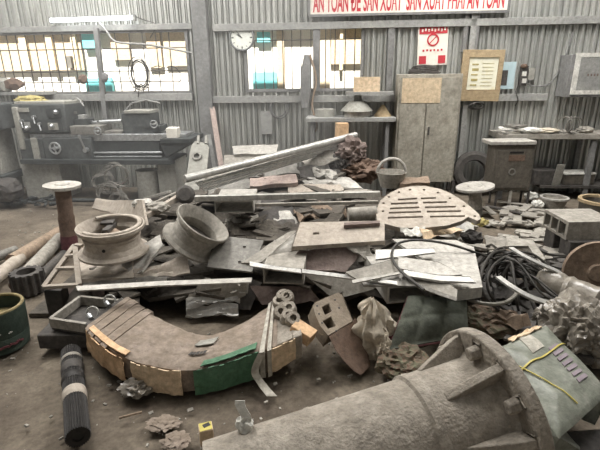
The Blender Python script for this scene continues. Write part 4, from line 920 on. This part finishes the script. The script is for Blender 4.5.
cable('tall cable loop standing upright beside the heap corner', [(505, 250, .36), (492, 254, .4), (483, 268, .38), (481, 285, .32), (488, 300, .24), (505, 314, .14), (530, 322, .06)], .010, 'cable_black')
cable('second cable loop nested inside the tall one', [(512, 254, .34), (497, 262, .36), (488, 276, .34), (489, 292, .26), (500, 306, .16), (520, 318, .08), (545, 330, .05)], .009, 'cable_black')
for i in range(24):
    x0 = random.uniform(484, 512); y0 = random.uniform(250, 272); x1 = random.uniform(520, 585); y1 = random.uniform(255, 318)
    z0, z1 = random.uniform(.2, .34), random.uniform(.05, .22)
    pts = [(x0-random.uniform(0, 14), y0+random.uniform(6, 26), max(.1, z0-.12)), (x0, y0, z0), (lerp(x0, x1, .35), lerp(y0, y1, .3)-random.uniform(2, 12), z0+.02), (lerp(x0, x1, .7), lerp(y0, y1, .7)-random.uniform(-4, 6), (z0+z1)/2), (x1, y1, z1), (x1+random.uniform(4, 20), y1+random.uniform(2, 12), max(.03, z1-.1))]
    cable('black cable strand in the tangle right of the heap', pts, random.uniform(.006, .0105), 'cable_black', group='cable strands right of the heap')
mb = MB()
def strip(label, pts, wd, m): return solo('trim_strip', MB().tube(spline([G(*p) for p in pts], 7), wd, 4, ry=wd*.35), M[m], label, 'strip')
strip('bent pale metal strip curving over the back of the cable tangle', [(511, 248, .40), (522, 255, .40), (540, 264, .36), (556, 271, .32), (568, 279, .28)], .026, 'aluminium')
strip('bent bright metal strip curving through the front of the cable tangle', [(498, 277, .36), (512, 287, .34), (530, 297, .30), (548, 303, .26), (568, 307, .22), (592, 312, .18)], .028, 'bright_aluminium')
mb = MB(); A, B = G(538, 277, .24), G(602, 302, .20)
def filmtube(u, v):
    p = lerp(A, B, u); t = 2*math.pi*v; s = .085*(1+.15*noise.noise(Vector((u*6, v*5, 2))))*(1 if .02 < u < .98 else .6)
    dx = (B-A).normalized(); sd = dx.cross(Vector((0, 0, 1)))
    return p+sd*(s*1.2*math.cos(t))+Vector((0, 0, s*.75*math.sin(t)))
pts = [lerp(A, B, i/14) for i in range(15)]; rs = [.05]+[.085+.016*noise.noise(Vector((i*.9, 3, 1))) for i in range(13)]+[.06]
solo('film_roll', MB().tube(pts, rs, 16, ry=None), M['plastic_film'], 'dusty clear plastic roll lying across the cable tangle', 'plastic roll')
flat('bent_bracket', [(508, 237), (533, 240), (546, 259), (540, 262), (528, 246), (508, 246)], ((508, 238, .3), (533, 240, .3), (543, 261, .26)), .02, 'dusty_steel', 'dusty bent flat bracket in front of the hollow block', 'bracket')
slab('grey_sheet', [(484, 236, 3.75), (512, 238, 3.7), (512, 248, 3.5), (486, 246, 3.55)], .02, 'dusty_steel', 'dusty sheet lying between the heap corner and hollow block', cr=.03)
solo('rubber_lump', MB().blob(G(472, 237, .3), (.09, .07, .06), .3, 2.5, 61, 3), M['dark_steel'], 'dark rubber lump behind the large pale plate', 'lump')
solo('green_bits', MB().blob(G(480, 222, .2), (.08, .06, .04), .4, 4, 62, 3), M['yellow_rag'], 'yellowish green rags right of the round grate', 'rag')
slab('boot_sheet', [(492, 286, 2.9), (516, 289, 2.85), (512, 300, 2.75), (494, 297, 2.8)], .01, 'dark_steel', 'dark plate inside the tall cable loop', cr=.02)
slab('brown_sheet', [(470, 306, 2.6), (512, 312, 2.5), (530, 324, 2.4), (482, 322, 2.45)], .012, 'torn_rust', 'brown torn sheet above the strapped sack', cr=.05)
# hollow block on a wooden stand
top = [G(545, 209, .36), G(560, 206.5, .36), G(592, 219, .36), G(569, 222, .36)]
u = (top[3]-top[0]); v = (top[1]-top[0]); nv = Vector((-u.y, u.x, 0)).normalized(); 
bl = thing('hollow_block', 'grey hollow block with three square openings at the right', 'block', (top[0]+top[2])/2-Vector((0, 0, .2)))
L = u.length; HB = .17; D_ = .42; ux = u.normalized()
FM = Matrix.Translation(top[0]) @ Matrix((ux, Vector((0, 0, 1)), ux.cross(Vector((0, 0, 1))))).transposed().to_4x4()
hl = [[(L*(.06+.31*i), -HB*.85), (L*(.06+.31*i+.24), -HB*.85), (L*(.06+.31*i+.24), -HB*.15), (L*(.06+.31*i), -HB*.15)] for i in range(3)]
mb = MB().poly([(0, -HB), (L, -HB), (L, 0), (0, 0)], hl, D_, FM); mesh('body', mb, M['dusty_steel'], bl, .004)
mesh('back_plate', MB().box((L/2, -HB/2, -D_-.006), (L*.98, HB*.98, .012), FM), M['dusty_steel'], bl)
for i, (s, l) in enumerate(((.14, 'left dark support block under the hollow block'), (.78, 'right dark support block under the hollow block'))):
    mb = MB().box((L*s+.05, -HB-.09, -D_*.45), (.16, .18, D_*.8), FM); solo('support_block', mb, M['dark_steel'], l, 'block', bev=.008)
q = G(600, 300, .0); c = DY(599, 262, 2.95); DM = Matrix.Translation((c.x, c.y, .225)) @ Matrix.Rotation(R(-12), 4, 'Z') @ Matrix.Rotation(R(82), 4, 'X')
mb = MB().rev([(0, -.012), (.20, -.012), (.225, -.02), (.225, .02), (.20, .015), (.07, .015), (.06, .03), (0, .03)], 44, DM); solo('rusty_disc', mb, M['torn_rust'], 'rusty brown round disc standing on edge at the right photo edge', 'disc')
q = G(553, 206, 0); pan = thing('round_pot', 'grey round pot with dark slots in front of the under-table boxes', 'pot', q)
mesh('body', MB().rev([(0, -.02), (.12, -.02), (.15, .10), (.14, .10), (.11, .01), (0, .01)], 28, Matrix.Translation(q)), M['dusty_steel'], pan); mesh('rim', MB().rev([(.135, .10), (.165, .10), (.165, .12), (.135, .12)], 28, Matrix.Translation(q)), M['pale_steel'], pan)
q = G(598, 220, 0); wb = thing('wooden_tub', 'dark round tub with a worn orange rim at the right edge', 'tub', q)
mesh('body', MB().rev([(0, -.02), (.20, -.02), (.22, .22), (.20, .22), (.18, .0), (0, .0)], 32, Matrix.Translation(q)), M['locker_dark'], wb); mesh('rim', MB().rev([(.195, .215), (.235, .215), (.235, .245), (.195, .245)], 32, Matrix.Translation(q)), M['wood_frame'], wb)
for i, (x, y, s, l) in enumerate(((531, 196, .08, 'pale scrap lump between the metal cabinet and round pot'), (538, 204, .07, 'small whitish scrap lump touching the round pot'))):
    solo('pale_lump', MB().blob(G(x, y, s*.6), (s, s, s*.7), .4, 4, 70+i, 3, flat=0), M['white_bits'], l, 'scrap')
for i, (x0, y0, x1, y1, r, l) in enumerate(((486, 206, 522, 214, .02, 'dark rod on the floor in front of the metal cabinet'), (500, 219, 548, 226, .014, 'thin grey rod on the floor left of the hollow block'))):
    solo('floor_rod', MB().cyl(G(x0, y0, r-.012), G(x1, y1, r-.012), r, n=10), M['dark_steel' if i == 0 else 'grey_steel'], l, 'rod')
q = G(590, 238, .0); mb = MB().box((0, 0, .13), (.06, .05, .28), Matrix.Translation(G(581, 240, 0)) @ Matrix.Rotation(R(8), 4, 'Y')); solo('white_post', mb, M['pale_steel'], 'short pale upright plate beside the hollow block', 'plate')
# ---------------------------------------------------------------- housing with flange in front
AX = Vector((.953, .282, .113)).normalized(); FC = Vector((.744, 1.475, .325)); FR, PR = .321, .205
Q = Matrix.Translation(FC) @ AX.to_track_quat('Z', 'Y').to_matrix().to_4x4()
ho = thing('axle_housing', 'huge dusty cast axle housing with broad round flange in front', 'housing', (.3, 1.35, 0))
mesh('tube', MB().rev([(PR-.03, -1.10), (PR, -1.10), (PR, -.72), (PR+.003, -.715), (PR+.003, -.70), (PR, -.695), (PR, -.33), (PR+.012, -.32), (PR+.012, -.29), (PR-.03, -.29)], 72, Q), M['cast_iron'], ho)
mesh('bell', MB().rev([(PR-.02, -.31), (PR+.008, -.30), (PR+.010, -.2), (PR+.014, -.06), (PR+.03, -.03), (PR+.02, -.02), (PR-.03, -.03)], 72, Q), M['cast_iron'], ho)
ns_ = 72; outer = [(FR*math.cos(2*math.pi*i/ns_), FR*math.sin(2*math.pi*i/ns_)) for i in range(ns_)]
hls = [[(.12*math.cos(2*math.pi*i/32), .12*math.sin(2*math.pi*i/32)) for i in range(32)]]
for k in range(14):
    a = 2*math.pi*k/14+.1; c_, s_ = math.cos(a), math.sin(a)
    hls.append([(c_*r_-s_*t_, s_*r_+c_*t_) for r_, t_ in ((.258, -.02), (.298, -.02), (.298, .02), (.258, .02))])
mesh('flange', MB().poly(outer, hls, .05, Q @ Matrix.Translation((0, 0, .02))), M['rough_cast'], ho, .006)
for k in range(7):
    a = 2*math.pi*k/7+.12; c_, s_ = math.cos(a), math.sin(a); w_ = .017
    pr = [(PR-.005, -.24), (PR+.012, -.24), (FR-.03, -.07), (FR-.02, -.03), (PR, -.03)]
    vs = [(c_*r_-s_*t_, s_*r_+c_*t_, z) for t_ in (-w_, w_) for r_, z in pr]
    mesh('gusset', MB().add([Q @ Vector(v_) for v_ in vs], [(0, 1, 2, 3, 4), (9, 8, 7, 6, 5)]+[(i, i+5, (i+1) % 5+5, (i+1) % 5) for i in range(5)]), M['cast_iron'], ho, .004)
for k in range(7):
    a = 2*math.pi*(k+.5)/7+.12; c_, s_ = math.cos(a), math.sin(a)
    mesh('bolt_boss', MB().cyl(Q @ Vector((c_*.262, s_*.262, -.075)), Q @ Vector((c_*.262, s_*.262, -.03)), .026, .03, 6), M['rough_cast'], ho, .004)
# scrap tape on the housing, small carton
p = hitplane(246, 424, (FC-AX*.95+Vector((0, 0, PR*.95)), Vector((0, -.3, 1)).normalized()))
def on_pipe(px, py):
    d = ray(px, py); t = .9
    while t < 4:
        q = EYE+d*t
        if ((q-FC)-AX*(q-FC).dot(AX)).length < PR: return q
        t += .003
    return p
p = on_pipe(245, 430)
solo('white_scrap', MB().blob(p+Vector((0, 0, .025)), (.03, .03, .035), .4, 3, 80, 3), M['white_bits'], 'crumpled white tape scrap standing on the axle housing', 'scrap')
mb = MB().grid(lambda u, v: p+Vector((-.02+.035*u+.012*math.sin(v*5), .005-.012*math.sin(v*4), .03+.085*v)), 4, 8, .004); solo('white_ribbon', mb, M['white_bits'], 'thin torn white ribbon sticking up from the tape scrap', 'ribbon')
q = G(209, 440, 0); BM = Matrix.Translation((q.x-.01, q.y+.0, 0)) @ Matrix.Rotation(R(18), 4, 'Z')
bx = thing('small_carton', 'small yellow and black carton standing at the housing end', 'carton', q)
mesh('body', MB().box((0, 0, .035), (.062, .055, .085), BM), M['pale_cardboard'], bx, .003)
mesh('yellow_label', MB().box((0, 0, .0785), (.056, .05, .002), BM), M['yellow'], bx); mesh('black_mark', MB().box((.006, .004, .0802), (.032, .022, .0016), BM @ Matrix.Rotation(.3, 4, 'Z')), M['black_paint'], bx)
# ---------------------------------------------------------------- wrapped curved bundle
ST = [((127, 297), .21, (86, 327), .21, .07), ((150, 312), .20, (106, 345), .20, .06), ((178, 326), .17, (131, 359), .175, .03), ((203, 334), .155, (160, 366), .155, .0), ((222, 331), .15, (190, 369), .15, .0), ((246, 320), .16, (222, 362), .155, .0), ((263, 309), .18, (250, 352), .175, .01), ((275, 301), .21, (272, 346), .20, .03), ((287, 297), .24, (296, 336), .23, .09)]
def sec(i):
    a, za, b, zb, zc = ST[i]; A, B = G(*a, za), G(*b, zb); return [A, B, Vector((B.x, B.y, max(zc, .0))), Vector((A.x, A.y, max(zc, .0)))]
SEC = [sec(i) for i in range(len(ST))]
def secs(t):                                          # smooth section at t in 0..1
    n = len(SEC)-1; f = min(t*n, n-1e-6); i = int(f); u = f-i; out = []
    for c in range(4):
        a, b, d, e = [SEC[max(0, min(n, i+k))][c] for k in (-1, 0, 1, 2)]
        q = .5*((2*b)+(d-a)*u+(2*a-5*b+4*d-e)*u*u+(3*b-a-3*d+e)*u**3); q.z = max(q.z, .0); out.append(q)
    return out
def sweep(t0, t1, grow=0, n=24, wob=0, corners=None):
    mb = MB(); vs = []; fs = []; m = 12
    for k in range(n+1):
        A, B, Cc, D = secs(lerp(t0, t1, k/n)); o = (A+Cc)/2
        ring = []
        for p_, q_ in ((A, B), (B, Cc), (Cc, D), (D, A)):
            for j in range(3): ring.append(lerp(p_, q_, (.06, .5, .94)[j]))
        for j, p_ in enumerate(ring):
            x = o+(p_-o)*(1+grow); x += (p_-o).normalized()*(wob*noise.noise(p_*22)); x.z = max(x.z, .001+grow*.01); vs.append(x)
    for k in range(n):
        for j in range(m): l = (j+1) % m; fs.append((k*m+j, k*m+l, (k+1)*m+l, (k+1)*m+j))
    fs.append(tuple(range(m-1, -1, -1))); fs.append(tuple(n*m+j for j in range(m)))
    return mb.add(vs, fs)
def face(t0, t1, va, vb, side, out, n=14, t=.006, wob=.004):   # a panel on the top (0) or the outer side (1) of the bundle
    def fn(u, v):
        A, B, Cc, D = secs(lerp(t0, t1, u)); p_, q_ = ((A, B), (B, Cc))[side]
        nrm = ((B-A).normalized() if side else Vector((0, 0, 1)))
        x = lerp(p_, q_, lerp(va, vb, v)); return x+nrm*(out+wob*noise.noise(x*25))
    return MB().grid(fn, n, 5, t)
bu = thing('wrapped_bundle', 'curved bundle wrapped in brown paper, cardboard and green sheet', 'bundle', (-.75, 2.2, 0))
mesh('paper_wrap', sweep(.0, .90, 0, 48, .008), M['brown_paper'], bu, ang=50)
for k in range(4):
    mesh('paper_layer', sweep(.0+.035*k, .028+.035*k, .06+.03*(k % 2), 3, .004), M['brown_paper' if k % 2 else 'pale_cardboard'] if k == 1 else M['brown_paper'], bu, ang=50)
mesh('lining_core', sweep(.88, 1.0, -.04, 8, .006), M['cast_iron'], bu, ang=50)
mesh('cardboard_panel', face(.02, .225, .0, 1.0, 1, .022), M['cardboard'], bu, label='orange tan cardboard panel')
mesh('cardboard_panel', face(.03, .225, .9, 1.0, 0, .012), M['cardboard'], bu, label='orange tan cardboard flap')
mesh('cardboard_panel', face(.26, .47, .0, 1.0, 1, .022), M['pale_cardboard'], bu, label='pale cardboard panel')
mesh('green_sheet', face(.52, .80, -.0, 1.0, 1, .024), M['green_sheet'], bu, label='green sheet'); mesh('green_flap', face(.54, .78, .88, 1.0, 0, .012), M['green_sheet'], bu, label='green flap')
mesh('pale_patch', face(.42, .52, .25, .42, 0, .012), M['lathe_pale'], bu)
ink = MB()
for i in range(5): ink.add(face(.44+.016*i, .452+.016*i, .60+.01*(i % 2), .68, 0, .012, 2, .003, 0).v, face(.44+.016*i, .452+.016*i, .60, .68, 0, .012, 2, .003, 0).f)
mesh('ink_marks', ink, M['dark_steel'], bu)
# ends with plates, rings and rollers
for (t, s) in ((.0, -1), (1.0, 1)):
    A, B, Cc, D = secs(t); A2, B2, *_ = secs(.06 if s < 0 else .94); d = ((A+B)-(A2+B2)).normalized(); o = (A+B+Cc+D)/4
    hx_ = [o+(p_-o)*(.9 if s < 0 else 1.06) for p_ in (A, B, Cc, D)]; mesh('end_plate', MB().hexa([p_+d*(.05 if s < 0 else .035) for p_ in hx_], [p_-d*.02 for p_ in hx_]), M['dark_steel' if s < 0 else 'cast_iron'], bu, .006)
    if s < 0:
        for u in (.30, .72):
            c = lerp(A, B, u)+d*.085+Vector((0, 0, .0)); mesh('eye_ring', MB().tube([c+d*.0+Vector((.036*math.cos(a), .012*math.sin(a), .034*math.sin(a))) for a in [2*math.pi*i/20 for i in range(20)]], .007, 8, True), M['bright_aluminium'], bu)
            mesh('bolt', MB().cyl(lerp(A, B, u+.1)+d*.04, lerp(A, B, u+.1)+d*.075+Vector((0, 0, .01)), .016, n=10), M['shiny_steel'], bu)
    else:
        for i, (tt, u) in enumerate(((.915, .15), (.918, .42), (.955, .08), (.955, .34), (.96, .60), (.992, .12), (.992, .40), (.992, .68))):
            a_, b_, *_ = secs(tt); c = lerp(a_, b_, u)+Vector((0, 0, .01+.008*(i % 3)))
            mesh('roller_link', MB().rev([(.020, -.03), (.040, -.03), (.044, .0), (.040, .035), (.020, .035)], 18, Matrix.Translation(c) @ (Vector((.25*math.sin(i*2), -.5+.2*math.cos(i*3), .8))).to_track_quat('Z', 'Y').to_matrix().to_4x4()), M['cast_iron'], bu)
        c = lerp(A, B, .85)+d*.05; mesh('cardboard_end', MB().box((0, 0, 0), (.13, .09, .07), Matrix.Translation(c-Vector((0, 0, .04))) @ Matrix.Rotation(-.5, 4, 'Z') @ Matrix.Rotation(.35, 4, 'Y')), M['cardboard'], bu, .004)
mesh('cardboard_panel', face(.86, .99, .0, .9, 1, .022), M['pale_cardboard'], bu, label='pale cardboard panel at the strapped end')
for t0, w_ in ((.805, .03), (.85, .022)):
    mesh('white_strap', sweep(t0, t0+w_, .12, 4, .012), M['white_strap'], bu, ang=50)
a = secs(.82)[1]; q0, q1, q2, q3 = a+Vector((0, -.03, -.01)), G(255, 372, .08), G(262, 385, .025), G(272, 397, .004)
pp = spline([q0, q1, q2, q3], 5)
mesh('strap_tail', MB().grid(lambda u, v: pp[int(round(v*(len(pp)-1)))]+Vector((lerp(-.018, .018, u)*(1+.5*v), .0, .006)), 2, len(pp)-1, .004), M['white_strap'], bu)
# ---------------------------------------------------------------- dark ridged roll on the left floor
A, B = G(71, 352, .055), G(78, 437, .055); d = (B-A).normalized(); L = (B-A).length
rl = thing('ridged_roll', 'dark ridged rubber roll with dusty tape lying on the floor', 'roll', (A+B)/2-Vector((0, 0, .055)))
Q = Matrix.Translation(A) @ d.to_track_quat('Z', 'Y').to_matrix().to_4x4()
n = 30; prf = []
for i in range(n):
    for k, rr in ((0, .049), (.3, .055), (.55, .055), (.85, .049)): prf.append((rr*math.cos(2*math.pi*(i+k)/n), rr*math.sin(2*math.pi*(i+k)/n)))
mesh('body', MB().poly(prf, [[(.026*math.cos(-2*math.pi*i/20), .026*math.sin(-2*math.pi*i/20)) for i in range(20)]], L, Q @ Matrix.Translation((0, 0, L))), M['black_rubber'], rl)
mesh('end_core', MB().cyl(Q @ Vector((0, 0, .01)), Q @ Vector((0, 0, L-.008)), .027, n=20), M['black_paint'], rl)
for z0, z1, m in ((.09, .12, 'dusty_steel'), (.16, .24, 'dark_steel'), (.28, .33, 'black_rubber'), (.54*L, .64*L, 'tan_steel')):
    mesh('tape_band', MB().rev([(.054, z0), (.058, z0+.006), (.0595, (z0+z1)/2), (.058, z1-.008), (.054, z1), (.050, (z0+z1)/2)], 30, Q @ Matrix.Rotation(.12, 4, 'X') if False else Q), M[m], rl)
# ---------------------------------------------------------------- bucket on the left edge
q = G(2, 341, 0); bk = thing('paint_bucket', 'dented dark green bucket standing at the left photo edge', 'bucket', (q.x, q.y, 0))
Q = Matrix.Translation((q.x, q.y, -.02)); hb_ = .27
mesh('body', MB().rev([(0, 0), (.155, 0), (.165, .09), (.161, .1), (.165, .11), (.170, hb_), (.160, hb_), (.148, .02), (0, .02)], 44, Q), M['bucket_green'], bk)
mesh('rim', MB().rev([(.158+.01*math.cos(t), hb_+.01*math.sin(t)+.004) for t in [i*math.pi/4 for i in range(8)]], 44, Q @ Matrix.Translation((0, 0, 0))), M['bucket_inside'], bk)
mesh('sludge', MB().rev([(0, .17), (.156, .17), (.156, .18), (0, .19)], 36, Q), M['bucket_inside'], bk)
for i, (a0, z, ln, m) in enumerate(((-75, .055, 34, 'deep_red'), (-40, .06, 28, 'deep_red'), (-62, .15, 10, 'white_bits'), (-38, .14, 7, 'white_bits'))):
    mesh('red_band' if m == 'deep_red' else 'scratch', MB().tube([Q @ Vector((.1665*math.cos(R(a0+ln*k/8)), .1665*math.sin(R(a0+ln*k/8)), z+.004*math.sin(k*1.3+i))) for k in range(9)], .008 if i < 2 else .004, 4, ry=None), M[m], bk)
# ---------------------------------------------------------------- arched bracket
br = thing('arched_bracket', 'dusty arched cast bracket with two square holes right of the bundle', 'bracket', G(345, 372, 0))
pl = plane3((313, 304, .30), (342, 294, .30), (340, 335, .19))
mesh('face', MB().pix([(312.5, 306), (315, 302), (338, 293), (342, 294), (353, 321), (328, 336), (320, 326), (315, 315)], pl, .10, [[(322, 307), (329, 303.5), (332, 311), (325, 314.5)], [(323, 321), (331, 316.5), (336, 326), (328, 328.5)]]), M['tan_cast'], br, .004)
nn = pl[1] if pl[1].z > 0 else -pl[1]
rows = [((328, 336), (353, 321)), ((335, 350), (358, 334)), ((344, 362), (363, 347)), ((353, 371), (367, 358)), ((361, 376), (369, 368))]
zr = [(.19, .21), (.14, .15), (.09, .10), (.05, .055), (.015, .02)]
tp_ = [(G(*a, za), G(*b, zb)) for (a, b), (za, zb) in zip(rows, zr)]
h1 = [hitplane(328, 336, pl), hitplane(353, 321, pl)]; tp_[0] = (h1[0], h1[1])
vs = []; fs = []
for i, (a, b) in enumerate(tp_):
    dn = Vector((.03, .09, -.03))*(1-.12*i); vs += [a, b, b+dn, a+dn]
for v_ in vs: v_.z = max(v_.z, .0)
for i in range(len(tp_)-1):
    for j in range(4): k = (j+1) % 4; fs.append((i*4+j, i*4+k, i*4+4+k, i*4+4+j))
fs += [(3, 2, 1, 0), tuple(len(vs)-4+j for j in range(4))]
mesh('curved_arm', MB().add(vs, fs), M['rust'], br, .006)
bm_ = MB()
for x, y in ((317, 306), (319, 314), (322, 323), (335, 300), (339, 308), (336, 331)):
    c = hitplane(x, y, pl); bm_.cyl(c-nn*.002, c+nn*.003, .0055, n=8)
mesh('bolt_holes', bm_, M['black_paint'], br)
# ---------------------------------------------------------------- cloth rag, pad, sack, film
c = DY(374, 342, 2.32)
mb = MB(); vs = []; fs = []; nz_, nt_ = 26, 72
for i in range(nz_+1):
    h = i/nz_; rad = .066*(.55+1.0*math.sin(math.pi*(h*.86+.1))**.8)*(1 if h < .9 else (1-h)/.1*.8+.2)
    for j in range(nt_):
        t = 2*math.pi*j/nt_; f = .16*math.sin(4*t+3.2*h)+.10*math.sin(9*t-6*h+1)+.45*noise.noise(Vector((math.cos(t)*2, math.sin(t)*2, h*5)))-.4*abs(noise.noise(Vector((math.cos(t)*3+4, math.sin(t)*3, h*7))))
        rr = rad*(1+f); vs.append((c.x+.05*(1-h)-.02+rr*math.cos(t), c.y+rr*.8*math.sin(t)-.03*(1-h), .36*h+.05*noise.noise(Vector((math.cos(t)*2, math.sin(t)*2, 7)))*h))
for i in range(nz_):
    for j in range(nt_): fs.append((i*nt_+j, i*nt_+(j+1) % nt_, (i+1)*nt_+(j+1) % nt_, (i+1)*nt_+j))
fs += [tuple(range(nt_-1, -1, -1)), tuple(nz_*nt_+j for j in range(nt_))]
solo('white_rag', mb.add(vs, fs), M['rag_cloth'], 'crumpled off-white cloth rag bunched beside the arched bracket', 'rag')
c = DY(383, 364, 2.22); solo('rag_corner', MB().blob((c.x, c.y, .1), (.04, .05, .1), .35, 3, 93, 3, flat=0, soft=True), M['rag_cloth'], 'small twisted end of cloth below the off-white rag', 'rag')
pd = thing('seat_pad', 'quilted grey green seat pad with red piping before the heap', 'seat pad', G(425, 330, .1))
PQ = [G(414, 294, .3), G(466, 296, .3), G(470, 330, .2), G(432, 358, .1), G(386, 346, .15)]
A, B, Cc, D = G(408, 296, .32), G(466, 298, .30), G(468, 335, .15), G(388, 350, .12)
def padf(u, v):
    p_ = lerp(lerp(A, B, u), lerp(D, Cc, u), v); n_ = (B-A).cross(A-D).normalized(); n_ = n_ if n_.z > 0 else -n_
    q_ = abs(math.sin(math.pi*(u*3+.1)))**.5*abs(math.sin(math.pi*(v*2+.1)))**.5
    return p_+n_*(.02*q_+.03*math.sin(math.pi*u)*math.sin(math.pi*v)+.02*noise.noise(p_*6))
mesh('pad', MB().grid(padf, 36, 28, .05), M['pad_green'], pd, ang=60)
mesh('piping', MB().tube(spline([padf(0, v/8)+Vector((0, 0, -.01)) for v in range(9)]+[padf(u/8, 1)+Vector((0, 0, -.012)) for u in range(1, 9)], 3), .007, 8), M['pad_red'], pd)
for i, (x, y, z, s, m, l) in enumerate(((402, 362, .06, (.14, .12, .08), 'grimy_cloth', 'mottled camouflage cloth heap under the seat pad'), (392, 336, .12, (.07, .07, .07), 'deep_red', 'dark red cloth lump between the rag and seat pad'), (420, 372, .05, (.16, .12, .07), 'grimy_cloth', 'grimy cloth heap touching the axle housing'))):
    solo('cloth_heap', MB().blob(G(x, y, z), s, .35, 3.5, 100+i, 4, flat=0), M[m], l, 'cloth')
solo('dusty_bag', MB().blob(G(482, 322, .08), (.2, .14, .09), .3, 2.6, 110, 4, flat=0), M['grimy_cloth'], 'low grimy bag behind the housing flange top', 'bag')
sk = thing('strapped_sack', 'grey green plastic sack tied with yellow strap right of the flange', 'sack', G(560, 390, 0))
K = [G(496, 346, .34), G(546, 322, .30), G(611, 390, .24), G(560, 434, .24)]
def skf(u, v):
    p_ = lerp(lerp(K[0], K[1], u), lerp(K[3], K[2], u), v)
    e = max(0, min(1, 4.5*min(u, 1-u, v, 1-v))); return p_+Vector((0, 0, .045*(e**.5)+.012*noise.noise(p_*9)-.02))
mesh('sack_body', MB().grid(skf, 34, 40, .2), M['sack'], sk, ang=60)
def onsack(u, v, h=.006): return skf(u, v)+Vector((0, 0, h))
mesh('yellow_strap', MB().tube([onsack(.0+.42*i/20, .18+.74*i/20) for i in range(21)], .0038, 4, ry=.003), M['yellow'], sk)
mesh('yellow_strap', MB().tube([onsack(.02+.95*i/20, .36+.03*math.sin(i/6)) for i in range(21)], .005, 4, ry=.003), M['yellow'], sk)
bi = MB()
for i in range(7): bi.add(MB().grid(lambda u, v: onsack(lerp(.62, .80, u), lerp(.34+.07*i, .38+.07*i, v)), 4, 2, .003).v, MB().grid(lambda u, v: onsack(lerp(.62, .80, u), lerp(.34+.07*i, .38+.07*i, v)), 4, 2, .003).f)
mesh('printed_marks', bi, M['purple_ink'], sk)
mesh('white_panel', MB().grid(lambda u, v: onsack(lerp(.36, .58, u), lerp(.04, .30, v), .004), 6, 6, .003), M['white_strap'], sk)
mesh('torn_cardboard', MB().grid(lambda u, v: onsack(lerp(.25, .85, u), lerp(-.03, .05, v), .012+.014*noise.noise(Vector((u*9, v*4, 1)))), 14, 4, .006), M['pale_cardboard'], sk)
for i, (x, y, z, s, l) in enumerate(((578, 330, .16, (.19, .18, .2), 'crumpled clear plastic film heaped behind the strapped sack'), (602, 338, .14, (.17, .16, .18), 'crumpled plastic film at the right photo edge'), (552, 322, .1, (.1, .1, .12), 'small crumpled film wad between the sack and cables'))):
    solo('plastic_film', MB().blob(G(x, y, z), s, .42, 2.6, 120+i, 4, flat=0, soft=True), M['plastic_film'], l, 'plastic film')
solo('dark_slab', MB().hexa([G(562, 432, .1), G(612, 428, .1), G(614, 450, .08), G(565, 452, .08)], [G(562, 432, 0), G(612, 428, 0), G(614, 450, 0), G(565, 452, 0)]), M['dark_steel'], 'dark flat slab under the lower end of the strapped sack', 'slab', bev=.006)
# ---------------------------------------------------------------- litter on the floor
for i, (x, y, s, m, l) in enumerate(((164, 423, (.075, .05, .012), 'brown_paper', 'crumpled dusty scrap on the floor in front of the bundle'), (176, 441, (.06, .055, .016), 'brown_paper', 'round crumpled dusty wad at the bottom of the floor'), (136, 388, (.08, .06, .05), 'plastic_film', 'clear film shreds hanging under the pale cardboard'))):
    solo('film_scrap', MB().blob(G(x, y, s[2]*.5), s, .45, 4, 130+i, 3, flat=0, soft=True), M[m], l, 'plastic film')
mb = MB().tube(spline([G(119, 418, .005), G(130, 415, .008), G(142, 412, .005)]), .006, 6); solo('twig', mb, M['old_wood'], 'thin pale twig on the floor right of the ridged roll', 'twig')
random.seed(9); mb = MB()
for i in range(420):
    if i < 260: x, y = random.uniform(-2.2, .5), random.uniform(1.5, 2.6)
    else: x, y = random.uniform(-4, -1.9), random.uniform(3, 5.6)
    s = random.choice((.003, .004, .005, .008, .012)); mb.box((0, 0, 0), (s*random.uniform(1, 3), s*random.uniform(.6, 1.6), s*.8), Matrix.Translation((x, y, s*.2-.008)) @ Matrix.Rotation(random.uniform(0, 3), 4, 'Z') @ Matrix.Rotation(random.uniform(-.5, .5), 4, 'X'))
solo('floor_crumbs', mb, M['dusty_steel'], 'small crumbs of grit and scrap scattered over the dirt floor', 'debris', kind='stuff')
